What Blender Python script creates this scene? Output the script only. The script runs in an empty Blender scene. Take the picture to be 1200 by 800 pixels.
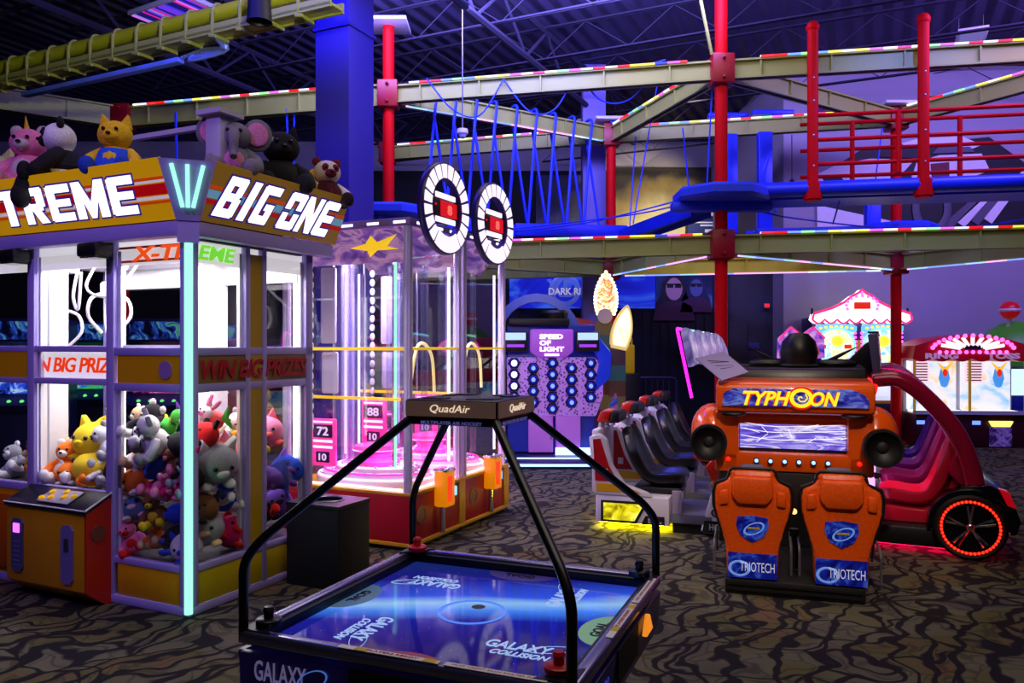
import bpy, bmesh, math, random
from mathutils import Vector, Matrix
random.seed(7)
SC = bpy.context.scene
COL = SC.collection
R = math.radians
PI = math.pi
# ------------------------------------------------------------------ camera
F = 920.0; EYE = 1.6; HY = 405.0
cam_d = bpy.data.cameras.new('camera'); cam = bpy.data.objects.new('camera', cam_d); COL.objects.link(cam)
cam.location = (0, 0, EYE); cam.rotation_euler = (R(90), 0, 0)
cam_d.sensor_width = 36; cam_d.lens = F / 1200 * 36; cam_d.shift_y = (HY - 400) / 1200; cam_d.clip_start = .05
SC.camera = cam
def U(px, py, D): return Vector(((px - 600) / F * D, D, EYE - (py - HY) / F * D))
# ------------------------------------------------------------------ materials
def lin(c):
    return tuple((v / 255 / 12.92) if v / 255 <= .04045 else ((v / 255 + .055) / 1.055) ** 2.4 for v in c)
_m = {}
def mat(name, c=(200, 200, 200), rough=.5, metal=0., emit=None, es=0., coat=0.):
    if name in _m: return _m[name]
    m = bpy.data.materials.new(name); m.use_nodes = True
    b = m.node_tree.nodes['Principled BSDF']
    b.inputs['Base Color'].default_value = (*lin(c), 1)
    b.inputs['Roughness'].default_value = rough; b.inputs['Metallic'].default_value = metal
    if coat: b.inputs['Coat Weight'].default_value = coat; b.inputs['Coat Roughness'].default_value = .08
    if emit: b.inputs['Emission Color'].default_value = (*lin(emit), 1); b.inputs['Emission Strength'].default_value = es
    _m[name] = m
    return m
def nodes_of(m): return m.node_tree.nodes, m.node_tree.links, m.node_tree.nodes['Principled BSDF']
def glow(name, c, s): return mat(name, (20, 20, 20), .4, emit=c, es=s)
def ramp(n, stops, interp='LINEAR'):
    cr = n.color_ramp; cr.interpolation = interp
    while len(cr.elements) < len(stops): cr.elements.new(.5)
    for e, (p, c) in zip(cr.elements, stops): e.position = p; e.color = (*lin(c), 1)
def noisy(name, c1, c2, scale, rough=.9, detail=3, bump=0.):
    if name in _m: return _m[name]
    m = mat(name, c1, rough); N, L, b = nodes_of(m)
    t = N.new('ShaderNodeTexCoord'); n = N.new('ShaderNodeTexNoise'); r = N.new('ShaderNodeValToRGB')
    n.inputs['Scale'].default_value = scale; n.inputs['Detail'].default_value = detail
    ramp(r, [(.35, c1), (.65, c2)]); L.new(t.outputs['Object'], n.inputs['Vector']); L.new(n.outputs['Fac'], r.inputs['Fac']); L.new(r.outputs['Color'], b.inputs['Base Color'])
    if bump:
        bp = N.new('ShaderNodeBump'); bp.inputs['Strength'].default_value = bump; L.new(n.outputs['Fac'], bp.inputs['Height']); L.new(bp.outputs['Normal'], b.inputs['Normal'])
    return m
def glass(name, tint=(255, 255, 255), refl=.07):
    if name in _m: return _m[name]
    m = bpy.data.materials.new(name); m.use_nodes = True; N = m.node_tree.nodes; L = m.node_tree.links; N.clear()
    o = N.new('ShaderNodeOutputMaterial'); mx = N.new('ShaderNodeMixShader'); tr = N.new('ShaderNodeBsdfTransparent'); gl = N.new('ShaderNodeBsdfGlossy')
    fr = N.new('ShaderNodeFresnel'); fr.inputs['IOR'].default_value = 1.35; ad = N.new('ShaderNodeMath'); ad.operation = 'ADD'; ad.inputs[1].default_value = refl - .02; ad.use_clamp = True
    ge = N.new('ShaderNodeNewGeometry'); io = N.new('ShaderNodeMath'); io.operation = 'MULTIPLY_ADD'; io.inputs[1].default_value = -.6093; io.inputs[2].default_value = 1.35; L.new(ge.outputs['Backfacing'], io.inputs[0]); L.new(io.outputs[0], fr.inputs['IOR'])
    tr.inputs['Color'].default_value = (*lin(tint), 1); gl.inputs['Roughness'].default_value = .02
    L.new(fr.outputs[0], ad.inputs[0]); L.new(ad.outputs[0], mx.inputs[0]); L.new(tr.outputs[0], mx.inputs[1]); L.new(gl.outputs[0], mx.inputs[2]); L.new(mx.outputs[0], o.inputs[0])
    _m[name] = m
    return m
def led_mat(name, cols, step, s, axis=0):
    """LED tape: coloured cells along the strip's own axis."""
    if name in _m: return _m[name]
    m = mat(name, (20, 20, 20), .4); N, L, b = nodes_of(m)
    t = N.new('ShaderNodeTexCoord'); sx = N.new('ShaderNodeSeparateXYZ'); mu = N.new('ShaderNodeMath'); fl = N.new('ShaderNodeMath'); wn = N.new('ShaderNodeTexWhiteNoise'); r = N.new('ShaderNodeValToRGB')
    mu.operation = 'MULTIPLY'; mu.inputs[1].default_value = 1 / step; fl.operation = 'FLOOR'; wn.noise_dimensions = '1D'
    k = len(cols); ramp(r, [(i / k, c) for i, c in enumerate(cols)], 'CONSTANT')
    L.new(t.outputs['Object'], sx.inputs[0]); L.new(sx.outputs[axis], mu.inputs[0]); L.new(mu.outputs[0], fl.inputs[0]); L.new(fl.outputs[0], wn.inputs['W']); L.new(wn.outputs['Value'], r.inputs['Fac'])
    L.new(r.outputs['Color'], b.inputs['Emission Color']); b.inputs['Emission Strength'].default_value = s
    return m
def screen_mat(name, stops, scale, s, distort=1.5, kind='noise'):
    """A lit screen or backlit print: soft abstract picture that emits."""
    if name in _m: return _m[name]
    m = mat(name, (8, 8, 10), .25); N, L, b = nodes_of(m)
    t = N.new('ShaderNodeTexCoord'); mp = N.new('ShaderNodeMapping'); mp.inputs['Scale'].default_value = scale
    if kind == 'wave':
        n = N.new('ShaderNodeTexWave'); n.inputs['Distortion'].default_value = distort * 4; n.inputs['Detail'].default_value = 3; n.inputs['Scale'].default_value = 1; out = n.outputs['Fac']
    else:
        n = N.new('ShaderNodeTexNoise'); n.inputs['Scale'].default_value = 1; n.inputs['Detail'].default_value = 4; n.inputs['Distortion'].default_value = distort; out = n.outputs['Fac']
    r = N.new('ShaderNodeValToRGB'); ramp(r, stops)
    L.new(t.outputs['Object'], mp.inputs[0]); L.new(mp.outputs[0], n.inputs['Vector']); L.new(out, r.inputs['Fac']); L.new(r.outputs['Color'], b.inputs['Emission Color']); b.inputs['Emission Strength'].default_value = s
    return m
# ------------------------------------------------------------------ mesh builder
class B:
    def __init__(s): s.v = []; s.f = []; s.mi = []; s.k = 0; s.T = Matrix()
    def at(s, T): s.T = T; return s
    def m(s, k): s.k = k; return s
    def _add(s, bm, T=None):
        T = s.T @ T if T is not None else s.T
        bm.verts.index_update(); n = len(s.v)
        s.v += [tuple(T @ v.co) for v in bm.verts]
        for f in bm.faces: s.f.append([n + v.index for v in f.verts]); s.mi.append(s.k)
        bm.free(); return s
    def box(s, x0, x1, y0, y1, z0, z1, bev=0., seg=2, T=None):
        bm = bmesh.new(); bmesh.ops.create_cube(bm, size=1)
        for v in bm.verts: v.co = Vector(((x0 + x1) / 2 + v.co.x * (x1 - x0), (y0 + y1) / 2 + v.co.y * (y1 - y0), (z0 + z1) / 2 + v.co.z * (z1 - z0)))
        if bev: bmesh.ops.bevel(bm, geom=bm.edges[:], offset=bev, segments=seg, affect='EDGES', profile=.5)
        return s._add(bm, T)
    def cyl(s, p0, p1, r, r2=None, n=16, bev=0.):
        p0 = Vector(p0); p1 = Vector(p1); d = p1 - p0; bm = bmesh.new()
        bmesh.ops.create_cone(bm, cap_ends=True, segments=n, radius1=r, radius2=r if r2 is None else r2, depth=d.length)
        if bev: bmesh.ops.bevel(bm, geom=[e for e in bm.edges if len(e.link_faces) == 2 and any(len(f.verts) > 4 for f in e.link_faces)], offset=bev, segments=2, affect='EDGES')
        return s._add(bm, Matrix.Translation((p0 + p1) / 2) @ d.to_track_quat('Z', 'Y').to_matrix().to_4x4())
    def sph(s, c, r, sc=(1, 1, 1), n=16, T=None):
        bm = bmesh.new(); bmesh.ops.create_uvsphere(bm, u_segments=n, v_segments=max(6, n * 2 // 3), radius=r)
        M = Matrix.Translation(c) @ (T if T is not None else Matrix()) @ Matrix.Diagonal((*sc, 1))
        return s._add(bm, M)
    def tube(s, pts, r, n=8, closed=False):
        P = [Vector(p) for p in pts]; N = len(P); rr = r if isinstance(r, (list, tuple)) else [r] * N
        bm = bmesh.new(); rings = []; up = None
        for i, p in enumerate(P):
            a = P[i - 1] if (i or closed) else P[0]; b = P[(i + 1) % N] if (i < N - 1 or closed) else P[-1]
            t = (b - a).normalized()
            if up is None: up = t.orthogonal().normalized()
            up = (up - t * up.dot(t)); up = up.normalized() if up.length > 1e-6 else t.orthogonal().normalized()
            q = t.cross(up)
            rings.append([bm.verts.new(p + (up * math.cos(2 * PI * k / n) + q * math.sin(2 * PI * k / n)) * rr[i]) for k in range(n)])
        for i in range(N if closed else N - 1):
            A = rings[i]; C = rings[(i + 1) % N]
            for k in range(n): bm.faces.new((A[k], A[(k + 1) % n], C[(k + 1) % n], C[k]))
        if not closed: bm.faces.new(rings[0][::-1]); bm.faces.new(rings[-1])
        return s._add(bm)
    def prism(s, pts, a0, a1, axis='y', bev=0., T=None):
        """2-D outline extruded; axis y: pts are (x,z); axis x: (y,z); axis z: (x,y)."""
        bm = bmesh.new()
        def V(p, a): return {'y': (p[0], a, p[1]), 'x': (a, p[0], p[1]), 'z': (p[0], p[1], a)}[axis]
        A = [bm.verts.new(V(p, a0)) for p in pts]; C = [bm.verts.new(V(p, a1)) for p in pts]; n = len(pts)
        bm.faces.new(A); bm.faces.new(C[::-1])
        for i in range(n): bm.faces.new((A[i], C[i], C[(i + 1) % n], A[(i + 1) % n]))
        bmesh.ops.recalc_face_normals(bm, faces=bm.faces[:])
        if bev: bmesh.ops.bevel(bm, geom=bm.edges[:], offset=bev, segments=2, affect='EDGES', profile=.5)
        bmesh.ops.triangulate(bm, faces=[f for f in bm.faces if len(f.verts) > 4])
        return s._add(bm, T)
    def lathe(s, prof, c=(0, 0, 0), n=24, T=None, ang=2 * PI):
        bm = bmesh.new(); full = ang > 6.28; rings = []
        for i in range(n if full else n + 1):
            a = ang * i / n; rings.append([bm.verts.new((r * math.cos(a), r * math.sin(a), z)) for r, z in prof])
        for i in range(n):
            A = rings[i]; C = rings[(i + 1) % len(rings)]
            for k in range(len(prof) - 1): bm.faces.new((A[k], C[k], C[k + 1], A[k + 1]))
        bmesh.ops.remove_doubles(bm, verts=bm.verts[:], dist=1e-5)
        bmesh.ops.recalc_face_normals(bm, faces=bm.faces[:])
        return s._add(bm, Matrix.Translation(c) @ (T if T is not None else Matrix()))
    def ring(s, c, R1, r, T=None, n=32, k=8):
        prof = [(R1 + r * math.cos(2 * PI * i / k), r * math.sin(2 * PI * i / k)) for i in range(k + 1)]
        return s.lathe(prof, c, n, T)
    def quad(s, *p):
        n = len(s.v); s.v += [tuple(s.T @ Vector(q)) for q in p]; s.f.append([n + i for i in range(len(p))]); s.mi.append(s.k); return s
    def loft(s, secs, cap=True):
        bm = bmesh.new(); rr = [[bm.verts.new(p) for p in q] for q in secs]; n = len(secs[0])
        for i in range(len(rr) - 1):
            for k in range(n): bm.faces.new((rr[i][k], rr[i][(k + 1) % n], rr[i + 1][(k + 1) % n], rr[i + 1][k]))
        if cap: bm.faces.new(rr[0][::-1]); bm.faces.new(rr[-1])
        bmesh.ops.recalc_face_normals(bm, faces=bm.faces[:])
        return s._add(bm)
    def build(s, name, mats, parent=None, label=None, kind=None, sharp=38, M=None, sub=0):
        me = bpy.data.meshes.new(name); me.from_pydata(s.v, [], s.f)
        for m_ in (mats if isinstance(mats, (list, tuple)) else [mats]): me.materials.append(m_)
        me.polygons.foreach_set('material_index', s.mi); me.polygons.foreach_set('use_smooth', [True] * len(s.f)); me.update()
        if sharp < 180: me.set_sharp_from_angle(angle=R(sharp))
        o = bpy.data.objects.new(name, me); COL.objects.link(o)
        if parent: o.parent = parent
        if M is not None: o.matrix_local = M
        if label: o['label'] = label
        if kind: o['kind'] = kind
        if sub: md = o.modifiers.new('sub', 'SUBSURF'); md.levels = md.render_levels = sub
        return o
def thing(name, label, cat, loc=(0, 0, 0), rz=0., group=None):
    o = bpy.data.objects.new(name, None); COL.objects.link(o); o.empty_display_size = .1
    o.location = loc; o.rotation_euler = (0, 0, R(rz)); o['label'] = label; o['category'] = cat
    if group: o['group'] = group
    return o
def tag(o, label, cat, group=None, kind=None):
    o['label'] = label; o['category'] = cat
    if group: o['group'] = group
    if kind: o['kind'] = kind
    return o
def struct(o): o['kind'] = 'structure'; return o
def dup(o, parent=None):
    c = o.copy(); COL.objects.link(c)
    if parent: c.parent = parent
    for ch in o.children: dup(ch, c)
    return c
def text_mesh(t, shear=0., bold=0., space=1., ext=.0):
    cu = bpy.data.curves.new('t', 'FONT'); cu.body = t; cu.size = 1; cu.shear = shear; cu.offset = bold; cu.space_character = space; cu.extrude = ext; cu.resolution_u = 3
    ob = bpy.data.objects.new('t', cu); COL.objects.link(ob); bpy.context.view_layer.update()
    me = bpy.data.meshes.new_from_object(ob.evaluated_get(bpy.context.evaluated_depsgraph_get()))
    bpy.data.objects.remove(ob); bpy.data.curves.remove(cu)
    return me
# orientation helpers: local text x,y -> face of a thing
def face(kind, origin):
    M = {'front': Matrix(((1, 0, 0), (0, 0, -1), (0, 1, 0))),      # faces -Y, x to +X
         'right': Matrix(((0, 0, 1), (1, 0, 0), (0, 1, 0))),       # faces +X, x to +Y
         'left': Matrix(((0, 0, -1), (-1, 0, 0), (0, 1, 0))),      # faces -X, x to -Y
         'up': Matrix(((1, 0, 0), (0, 1, 0), (0, 0, 1)))}[kind].to_4x4()
    return Matrix.Translation(origin) @ M
def text(t, w, h, m, parent, M, name='lettering', shear=0., bold=0., space=1., ext=.02, keep=False):
    """words w wide, h tall, centred on M; h or w may be None."""
    me = text_mesh(t, shear, bold, space, ext)
    xs = [v.co.x for v in me.vertices]; ys = [v.co.y for v in me.vertices]; x0, x1, y0, y1 = min(xs), max(xs), min(ys), max(ys)
    sx = w / (x1 - x0) if w else h / (y1 - y0); sy = h / (y1 - y0) if h else sx
    for v in me.vertices: v.co = Vector(((v.co.x - (x0 + x1) / 2) * sx, (v.co.y - (y0 + y1) / 2) * sy, v.co.z * min(sx, sy)))
    me.materials.clear(); me.materials.append(m); me.name = name
    o = bpy.data.objects.new(name, me); COL.objects.link(o); o.parent = parent; o.matrix_local = M
    return o
def arc(c, r, a0, a1, n, plane='xz'):
    out = []
    for i in range(n + 1):
        a = R(a0 + (a1 - a0) * i / n); p = (r * math.cos(a), r * math.sin(a))
        out.append({'xz': (c[0] + p[0], c[1], c[2] + p[1]), 'yz': (c[0], c[1] + p[0], c[2] + p[1]), 'xy': (c[0] + p[0], c[1] + p[1], c[2])}[plane])
    return out
def smooth_path(P, n=6):
    P = [Vector(p) for p in P]; out = []
    for i in range(len(P) - 1):
        p0 = P[max(i - 1, 0)]; p1 = P[i]; p2 = P[i + 1]; p3 = P[min(i + 2, len(P) - 1)]
        for k in range(n):
            t = k / n
            out.append(.5 * ((2 * p1) + (p2 - p0) * t + (2 * p0 - 5 * p1 + 4 * p2 - p3) * t * t + (3 * p1 - p0 - 3 * p2 + p3) * t ** 3))
    out.append(P[-1]); return out
def fillet(P, r, n=6):
    """polyline with rounded corners"""
    P = [Vector(p) for p in P]; out = [P[0]]
    for i in range(1, len(P) - 1):
        a = (P[i - 1] - P[i]); b = (P[i + 1] - P[i]); d = min(r, a.length * .45, b.length * .45); a = P[i] + a.normalized() * d; b = P[i] + b.normalized() * d
        for k in range(n + 1):
            t = k / n; out.append(a * (1 - t) ** 2 + P[i] * 2 * t * (1 - t) + b * t * t)
    return out + [P[-1]]
# shared materials
LAV = mat('lavender_enamel', (176, 160, 236), .35)
YEL = mat('yellow_panel', (236, 176, 12), .4)
WHITE = mat('white_enamel', (225, 222, 232), .4)
BLACK = mat('black_plastic', (14, 14, 17), .45)
SOFTBLK = mat('black_vinyl', (16, 17, 20), .33)
CHROME = mat('chrome', (225, 225, 235), .12, 1.)
STEEL = mat('grey_steel', (120, 122, 130), .4, .6)
RED = mat('red_enamel', (190, 12, 22), .35)
ORANGE = mat('orange_fibreglass', (244, 92, 6), .25, coat=.6)
ORSEAT = noisy('orange_seat_shell', (236, 78, 6), (246, 98, 12), 60, .38)
GLASS = glass('clear_pane')
TUBEW = glow('white_led_tube', (255, 252, 255), 3.2)
NEONG = glow('mint_neon_tube', (150, 255, 205), 1.5)
CLEAR = glass('clear_tube', (235, 235, 255), .12)
# ================================================================== SETTING
CEIL = 6.8
def carpet():
    m = mat('carpet', (60, 58, 50), .95); N, L, b = nodes_of(m)
    t = N.new('ShaderNodeTexCoord'); n = N.new('ShaderNodeTexNoise'); n.inputs['Scale'].default_value = 2.2; n.inputs['Detail'].default_value = 2
    mixv = N.new('ShaderNodeMix'); mixv.data_type = 'VECTOR'; mixv.inputs[0].default_value = .4
    L.new(t.outputs['Object'], n.inputs['Vector']); L.new(t.outputs['Object'], mixv.inputs[4]); L.new(n.outputs['Color'], mixv.inputs[5])
    mp = N.new('ShaderNodeMapping'); mp.inputs['Rotation'].default_value = (0, 0, R(20)); mp.inputs['Scale'].default_value = (1.7, 2.7, 1); L.new(mixv.outputs[1], mp.inputs[0])
    def vor(scale, w):
        v = N.new('ShaderNodeTexVoronoi'); v.feature = 'DISTANCE_TO_EDGE'; v.inputs['Scale'].default_value = scale; L.new(mp.outputs[0], v.inputs['Vector'])
        r = N.new('ShaderNodeValToRGB'); ramp(r, [(w * .5, (0, 0, 0)), (w, (255, 255, 255))]); L.new(v.outputs['Distance'], r.inputs['Fac']); return r
    a = vor(1.9, .05); c = vor(5.2, .06)
    wv = N.new('ShaderNodeTexWave'); wv.wave_type = 'BANDS'; wv.inputs['Scale'].default_value = 1.7; wv.inputs['Distortion'].default_value = 9; wv.inputs['Detail'].default_value = 1.5; wv.inputs['Detail Scale'].default_value = .8; L.new(mp.outputs[0], wv.inputs['Vector'])
    rw = N.new('ShaderNodeValToRGB'); ramp(rw, [(.12, (0, 0, 0)), (.26, (255, 255, 255))]); L.new(wv.outputs['Fac'], rw.inputs['Fac'])
    mu = N.new('ShaderNodeMix'); mu.data_type = 'RGBA'; mu.blend_type = 'MULTIPLY'; mu.inputs[0].default_value = 1; L.new(a.outputs[0], mu.inputs[6]); L.new(rw.outputs[0], mu.inputs[7])
    m2 = N.new('ShaderNodeMix'); m2.data_type = 'RGBA'; m2.blend_type = 'MULTIPLY'; m2.inputs[0].default_value = .45; L.new(mu.outputs[2], m2.inputs[6]); L.new(c.outputs[0], m2.inputs[7])
    n2 = N.new('ShaderNodeTexNoise'); n2.inputs['Scale'].default_value = 1.6; L.new(mp.outputs[0], n2.inputs['Vector'])
    rc = N.new('ShaderNodeValToRGB'); ramp(rc, [(.3, (76, 70, 66)), (.48, (98, 94, 78)), (.6, (90, 86, 54)), (.7, (102, 80, 60))]); L.new(n2.outputs['Fac'], rc.inputs['Fac'])
    mc = N.new('ShaderNodeMix'); mc.data_type = 'RGBA'; L.new(m2.outputs[2], mc.inputs[0]); mc.inputs[6].default_value = (*lin((34, 31, 36)), 1); L.new(rc.outputs[0], mc.inputs[7])
    f = N.new('ShaderNodeTexNoise'); f.inputs['Scale'].default_value = 260; f.inputs['Detail'].default_value = 2; L.new(t.outputs['Object'], f.inputs['Vector'])
    mf = N.new('ShaderNodeMix'); mf.data_type = 'RGBA'; mf.blend_type = 'OVERLAY'; mf.inputs[0].default_value = .5; L.new(mc.outputs[2], mf.inputs[6]); L.new(f.outputs['Fac'], mf.inputs[7])
    L.new(mf.outputs[2], b.inputs['Base Color']); b.inputs['Specular IOR Level'].default_value = .1
    return m
struct(B().box(-14, 14, -3, 20.2, -.1, 0).build('floor', carpet()))
def deck():
    m = mat('ceiling_deck', (58, 52, 92), .7); N, L, b = nodes_of(m)
    t = N.new('ShaderNodeTexCoord'); mp = N.new('ShaderNodeMapping'); mp.inputs['Rotation'].default_value = (0, 0, R(25.3))
    w = N.new('ShaderNodeTexWave'); w.bands_direction = 'X'; w.inputs['Scale'].default_value = 1.1; w.inputs['Distortion'].default_value = 0
    L.new(t.outputs['Object'], mp.inputs[0]); L.new(mp.outputs[0], w.inputs['Vector']); bp = N.new('ShaderNodeBump'); bp.inputs['Strength'].default_value = .9; bp.inputs['Distance'].default_value = .08
    L.new(w.outputs['Fac'], bp.inputs['Height']); L.new(bp.outputs[0], b.inputs['Normal']); return m
struct(B().box(-14, 14, -3, 20.2, CEIL, CEIL + .1).build('ceiling', deck()))
def wall_mat():
    m = mat('two_tone_wall', (150, 146, 165), .8); N, L, b = nodes_of(m)
    t = N.new('ShaderNodeTexCoord'); s = N.new('ShaderNodeSeparateXYZ'); r = N.new('ShaderNodeValToRGB'); d = N.new('ShaderNodeMath'); d.operation = 'DIVIDE'; d.inputs[1].default_value = 10
    ramp(r, [(0, (17, 17, 24)), (.605, (160, 156, 170))], 'CONSTANT'); L.new(t.outputs['Object'], s.inputs[0]); L.new(s.outputs[2], d.inputs[0]); L.new(d.outputs[0], r.inputs['Fac']); L.new(r.outputs[0], b.inputs['Base Color']); return m
struct(B().box(-14, 5.05, 20, 20.2, 0, CEIL).build('wall_back', wall_mat()))
PLUM = mat('lilac_wall_paint', (168, 160, 182), .8); DARKW = mat('charcoal_wall_paint', (30, 30, 38), .8)
struct(B().box(5.05, 14, 14.6, 20.2, 0, CEIL).build('wall_right_rear', PLUM))
struct(B().box(13.8, 14, -3, 14.6, 0, CEIL).build('wall_right', DARKW))
struct(B().box(-14, -13.8, -3, 20, 0, CEIL).build('wall_left', DARKW))
# dark service lobby in the corner beside the lilac wall, with its door
struct(B().box(3.75, 5.05, 15.2, 15.4, 0, 3.1).build('wall_lobby', mat('lobby_paint', (66, 64, 72), .8)))
dr = struct(B().box(3.9, 4.55, 15.17, 15.2, 0, 2.05, .01).build('door_1', mat('door_paint', (58, 57, 66), .6)))
B().box(4.42, 4.5, 15.12, 15.17, .98, 1.04, .01).build('handle', STEEL, dr)
# ceiling joists: two chords and a zig-zag web each, running along the room
JM = mat('joist_steel', (36, 33, 62), .85)
uv_ = Vector((.427, .904, 0)); vv_ = Vector((-.904, .427, 0))
for k in range(10):
    o = Vector((1.2, 5.2, 0)) + uv_ * (k * 1.62)
    b = B(); a0, a1 = -9.5, 11
    A = lambda t, z: o + vv_ * t + Vector((0, 0, z))
    def clipx(t): p = o + vv_ * t; return -13.6 < p.x < (13.6 if p.y < 14.4 else 4.9) and -2.5 < p.y < 19.8
    ts = [a0 + i * .7 for i in range(int((a1 - a0) / .7) + 1)]; ts = [t for t in ts if clipx(t)]
    if len(ts) < 2: continue
    for dz in (6.22, 6.72):
        for off in (-.03, .03):
            b.tube([A(ts[0], dz) + uv_ * off, A(ts[-1], dz) + uv_ * off], .017, 4)
    for i in range(len(ts) - 1):
        b.tube([A(ts[i], 6.22 if i % 2 else 6.72), A(ts[i + 1], 6.72 if i % 2 else 6.22)], .009, 4)
    struct(b.build('ceiling_joist', JM))
for j, (px, py) in enumerate(((-.1, 11.4), (-5.2, 12.2))):
    o = Vector((px, py, 0)); b = B()
    for dz in (6.05, 6.7):
        b.tube([o - uv_ * 5 + Vector((0, 0, dz)), o + uv_ * 6.5 + Vector((0, 0, dz))], .05, 6)
    for i in range(14):
        p = o + uv_ * (-5 + i * .82); b.tube([p + Vector((0, 0, 6.05 if i % 2 else 6.7)), p + uv_ * .82 + Vector((0, 0, 6.7 if i % 2 else 6.05))], .025, 5)
    struct(b.build('ceiling_girder', JM))
# flat ceiling light fittings
def fitting(p, w, l, label, m, rz=-25):
    t = thing('ceiling_light', label, 'ceiling light', p, rz, 'flat ceiling lights')
    B().box(-w / 2, w / 2, -l / 2, l / 2, -.02, .05, .01).build('housing', WHITE, t)
    B().box(-w / 2 + .04, w / 2 - .04, -l / 2 + .04, l / 2 - .04, -.03, -.02).build('diffuser', m, t)
    for sx in (-1, 1): B().tube([(sx * w * .4, 0, .05), (sx * w * .4, 0, CEIL - p[2])], .006, 5).build('hanger', STEEL, t)
SPARK = led_mat('pixel_panel', [(120, 60, 255), (60, 60, 255), (255, 120, 255), (30, 20, 120), (140, 140, 255), (230, 40, 160)], .05, .8, 1)
DIM = glow('dim_violet_diffuser', (150, 140, 235), .45)
fitting((-5.05, 11.6, 6.55), .5, 1.3, 'violet flickering ceiling panel above the green track', SPARK, 60)
fitting((7.25, 12.4, 6.45), .42, .75, 'pale ceiling light at the right above the red railing', DIM)
fitting((1.85, 17.6, 6.55), .5, .9, 'far pale ceiling light left of the tall red pole', DIM)
# columns
struct(B().at(Matrix.Translation((-1.92, 9.25, 0)) @ Matrix.Rotation(R(-25.3), 4, 'Z')).box(-.5, 0, 0, .5, 0, CEIL, .01).box(-.52, .02, -.02, .52, 5.38, 5.42).build('column_blue', mat('cobalt_column_paint', (52, 44, 160), .6)))
struct(B().box(U(683, 0, 14.5)[0], U(710, 0, 14.5)[0], 14.5, 14.9, 0, CEIL, .01).build('column_lilac', mat('lilac_column_paint', (128, 118, 205), .6)))
# ================================================================== ROPE COURSE
CREAM = mat('cream_beam_paint', (158, 164, 82), .5); CREAM_LIT = mat('yellow_lit_beam', (222, 208, 40), .5); POLE = mat('red_pole_paint', (215, 0, 12), .55); POLE.node_tree.nodes['Principled BSDF'].inputs['Specular IOR Level'].default_value = .12; ROYAL = mat('royal_blue_paint', (24, 50, 225), .4)  # the yellower beam material has the yellow light put into its colour
RAIN = led_mat('rainbow_led_tape', [(255, 20, 10), (255, 235, 245), (40, 60, 255), (255, 225, 60), (240, 100, 255), (255, 250, 215), (110, 150, 255), (255, 235, 90), (255, 40, 60), (215, 215, 255), (150, 255, 160)], .17, 1.7)
WHT = led_mat('cool_led_tape', [(150, 190, 255), (220, 235, 255), (255, 170, 255), (120, 150, 255)], .3, 1.6)
ZU, ZL = 5.33, 2.97
ND = dict(A=(2.84, 10.66), N=(1.76, 13.95), C=(6.31, 12.9), L=(-1.84, 11.7), Fp=(-6.36, 12.85), Rr=(8.1, 9.7), K=(-2.42, 15.25))
course = thing('rope_course', 'tall steel rope course of red poles and cream beams with rainbow lights', 'climbing frame', (2.84, 10.66, 0))
cinv = Matrix.Translation((-2.84, -10.66, 0))
def cpt(n, z): return Vector((*ND[n], z)) + Vector((-2.84, -10.66, 0))
for n, top in (('A', 6.78), ('N', 5.55), ('C', 5.5), ('L', 6.35), ('Fp', 5.5), ('Rr', 5.5), ('K', 5.5)):
    p = cpt(n, 0); b = B().cyl(p, p + Vector((0, 0, top)), .085, n=20).cyl(p, p + Vector((0, 0, .03)), .2, n=20)
    po = b.build('pole', POLE, course)
    for z in (ZU, ZL):
        q = p + Vector((0, 0, z)); b = B().box(q.x - .15, q.x + .15, q.y - .15, q.y + .15, q.z - .2, q.z + .2, .02)
        for k in range(4):
            for dz in (-.13, .13): b.sph((q.x + .17 * math.cos(k * PI / 2), q.y + .17 * math.sin(k * PI / 2), q.z + dz), .025, n=8)
        b.build('collar', mat('dark_red_collar', (150, 10, 24), .4), po)
    if n in 'NCL':
        q = p + Vector((0, 0, top)); B().box(q.x - .3, q.x + .3, q.y - .3, q.y + .3, q.z, q.z + .05, .01).build('cap_plate', mat('pale_cap', (205, 205, 225), .5), po)
def beam(p, q, m=CREAM, led=None, ledbot=None, h=.26, w=.14, g=(.25, .25), side=-1):
    d = q - p; Ln = d.length; x = d.normalized(); y = Vector((0, 0, 1)).cross(x); z = x.cross(y)
    M = Matrix((x, y, z)).transposed().to_4x4(); M.translation = p
    b = B().box(.1, Ln - .1, -.025, .025, -h / 2, h / 2).box(.1, Ln - .1, -w / 2, w / 2, h / 2 - .025, h / 2).box(.1, Ln - .1, -w / 2, w / 2, -h / 2, -h / 2 + .025)
    for k in range(int(Ln / .9)): b.box(.5 + k * .9, .52 + k * .9, -w / 2 + .01, w / 2 - .01, -h / 2, h / 2)
    o = b.build('beam', m, course, M=M)
    if led: B().box(g[0], Ln - g[1], side * w / 2 - .02, side * w / 2 + .015, h / 2, h / 2 + .022).build('led_strip', led, o)
    if ledbot: B().box(g[0], Ln - g[1], side * w / 2 - .015, side * w / 2 + .005, -h / 2 - .02, -h / 2).build('led_strip', ledbot, o)
    return o
c = cpt
beam(c('L', ZU), c('A', ZU), led=RAIN, g=(.35, .45)); beam(c('A', ZU), c('Rr', ZU), led=RAIN, g=(.5, .1)); beam(c('N', ZU), c('A', ZU), led=RAIN)
beam(c('A', ZU), c('C', ZU)); beam(c('L', ZU), c('N', ZU), ledbot=WHT); beam(c('K', ZU), c('N', ZU), led=RAIN); beam(c('N', ZU), c('C', ZU), led=RAIN)
beam(c('C', ZU), c('Rr', ZU), led=RAIN); beam(c('Fp', ZU), c('L', ZU), led=RAIN, h=.32); beam(c('L', ZU), c('K', ZU))
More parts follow.
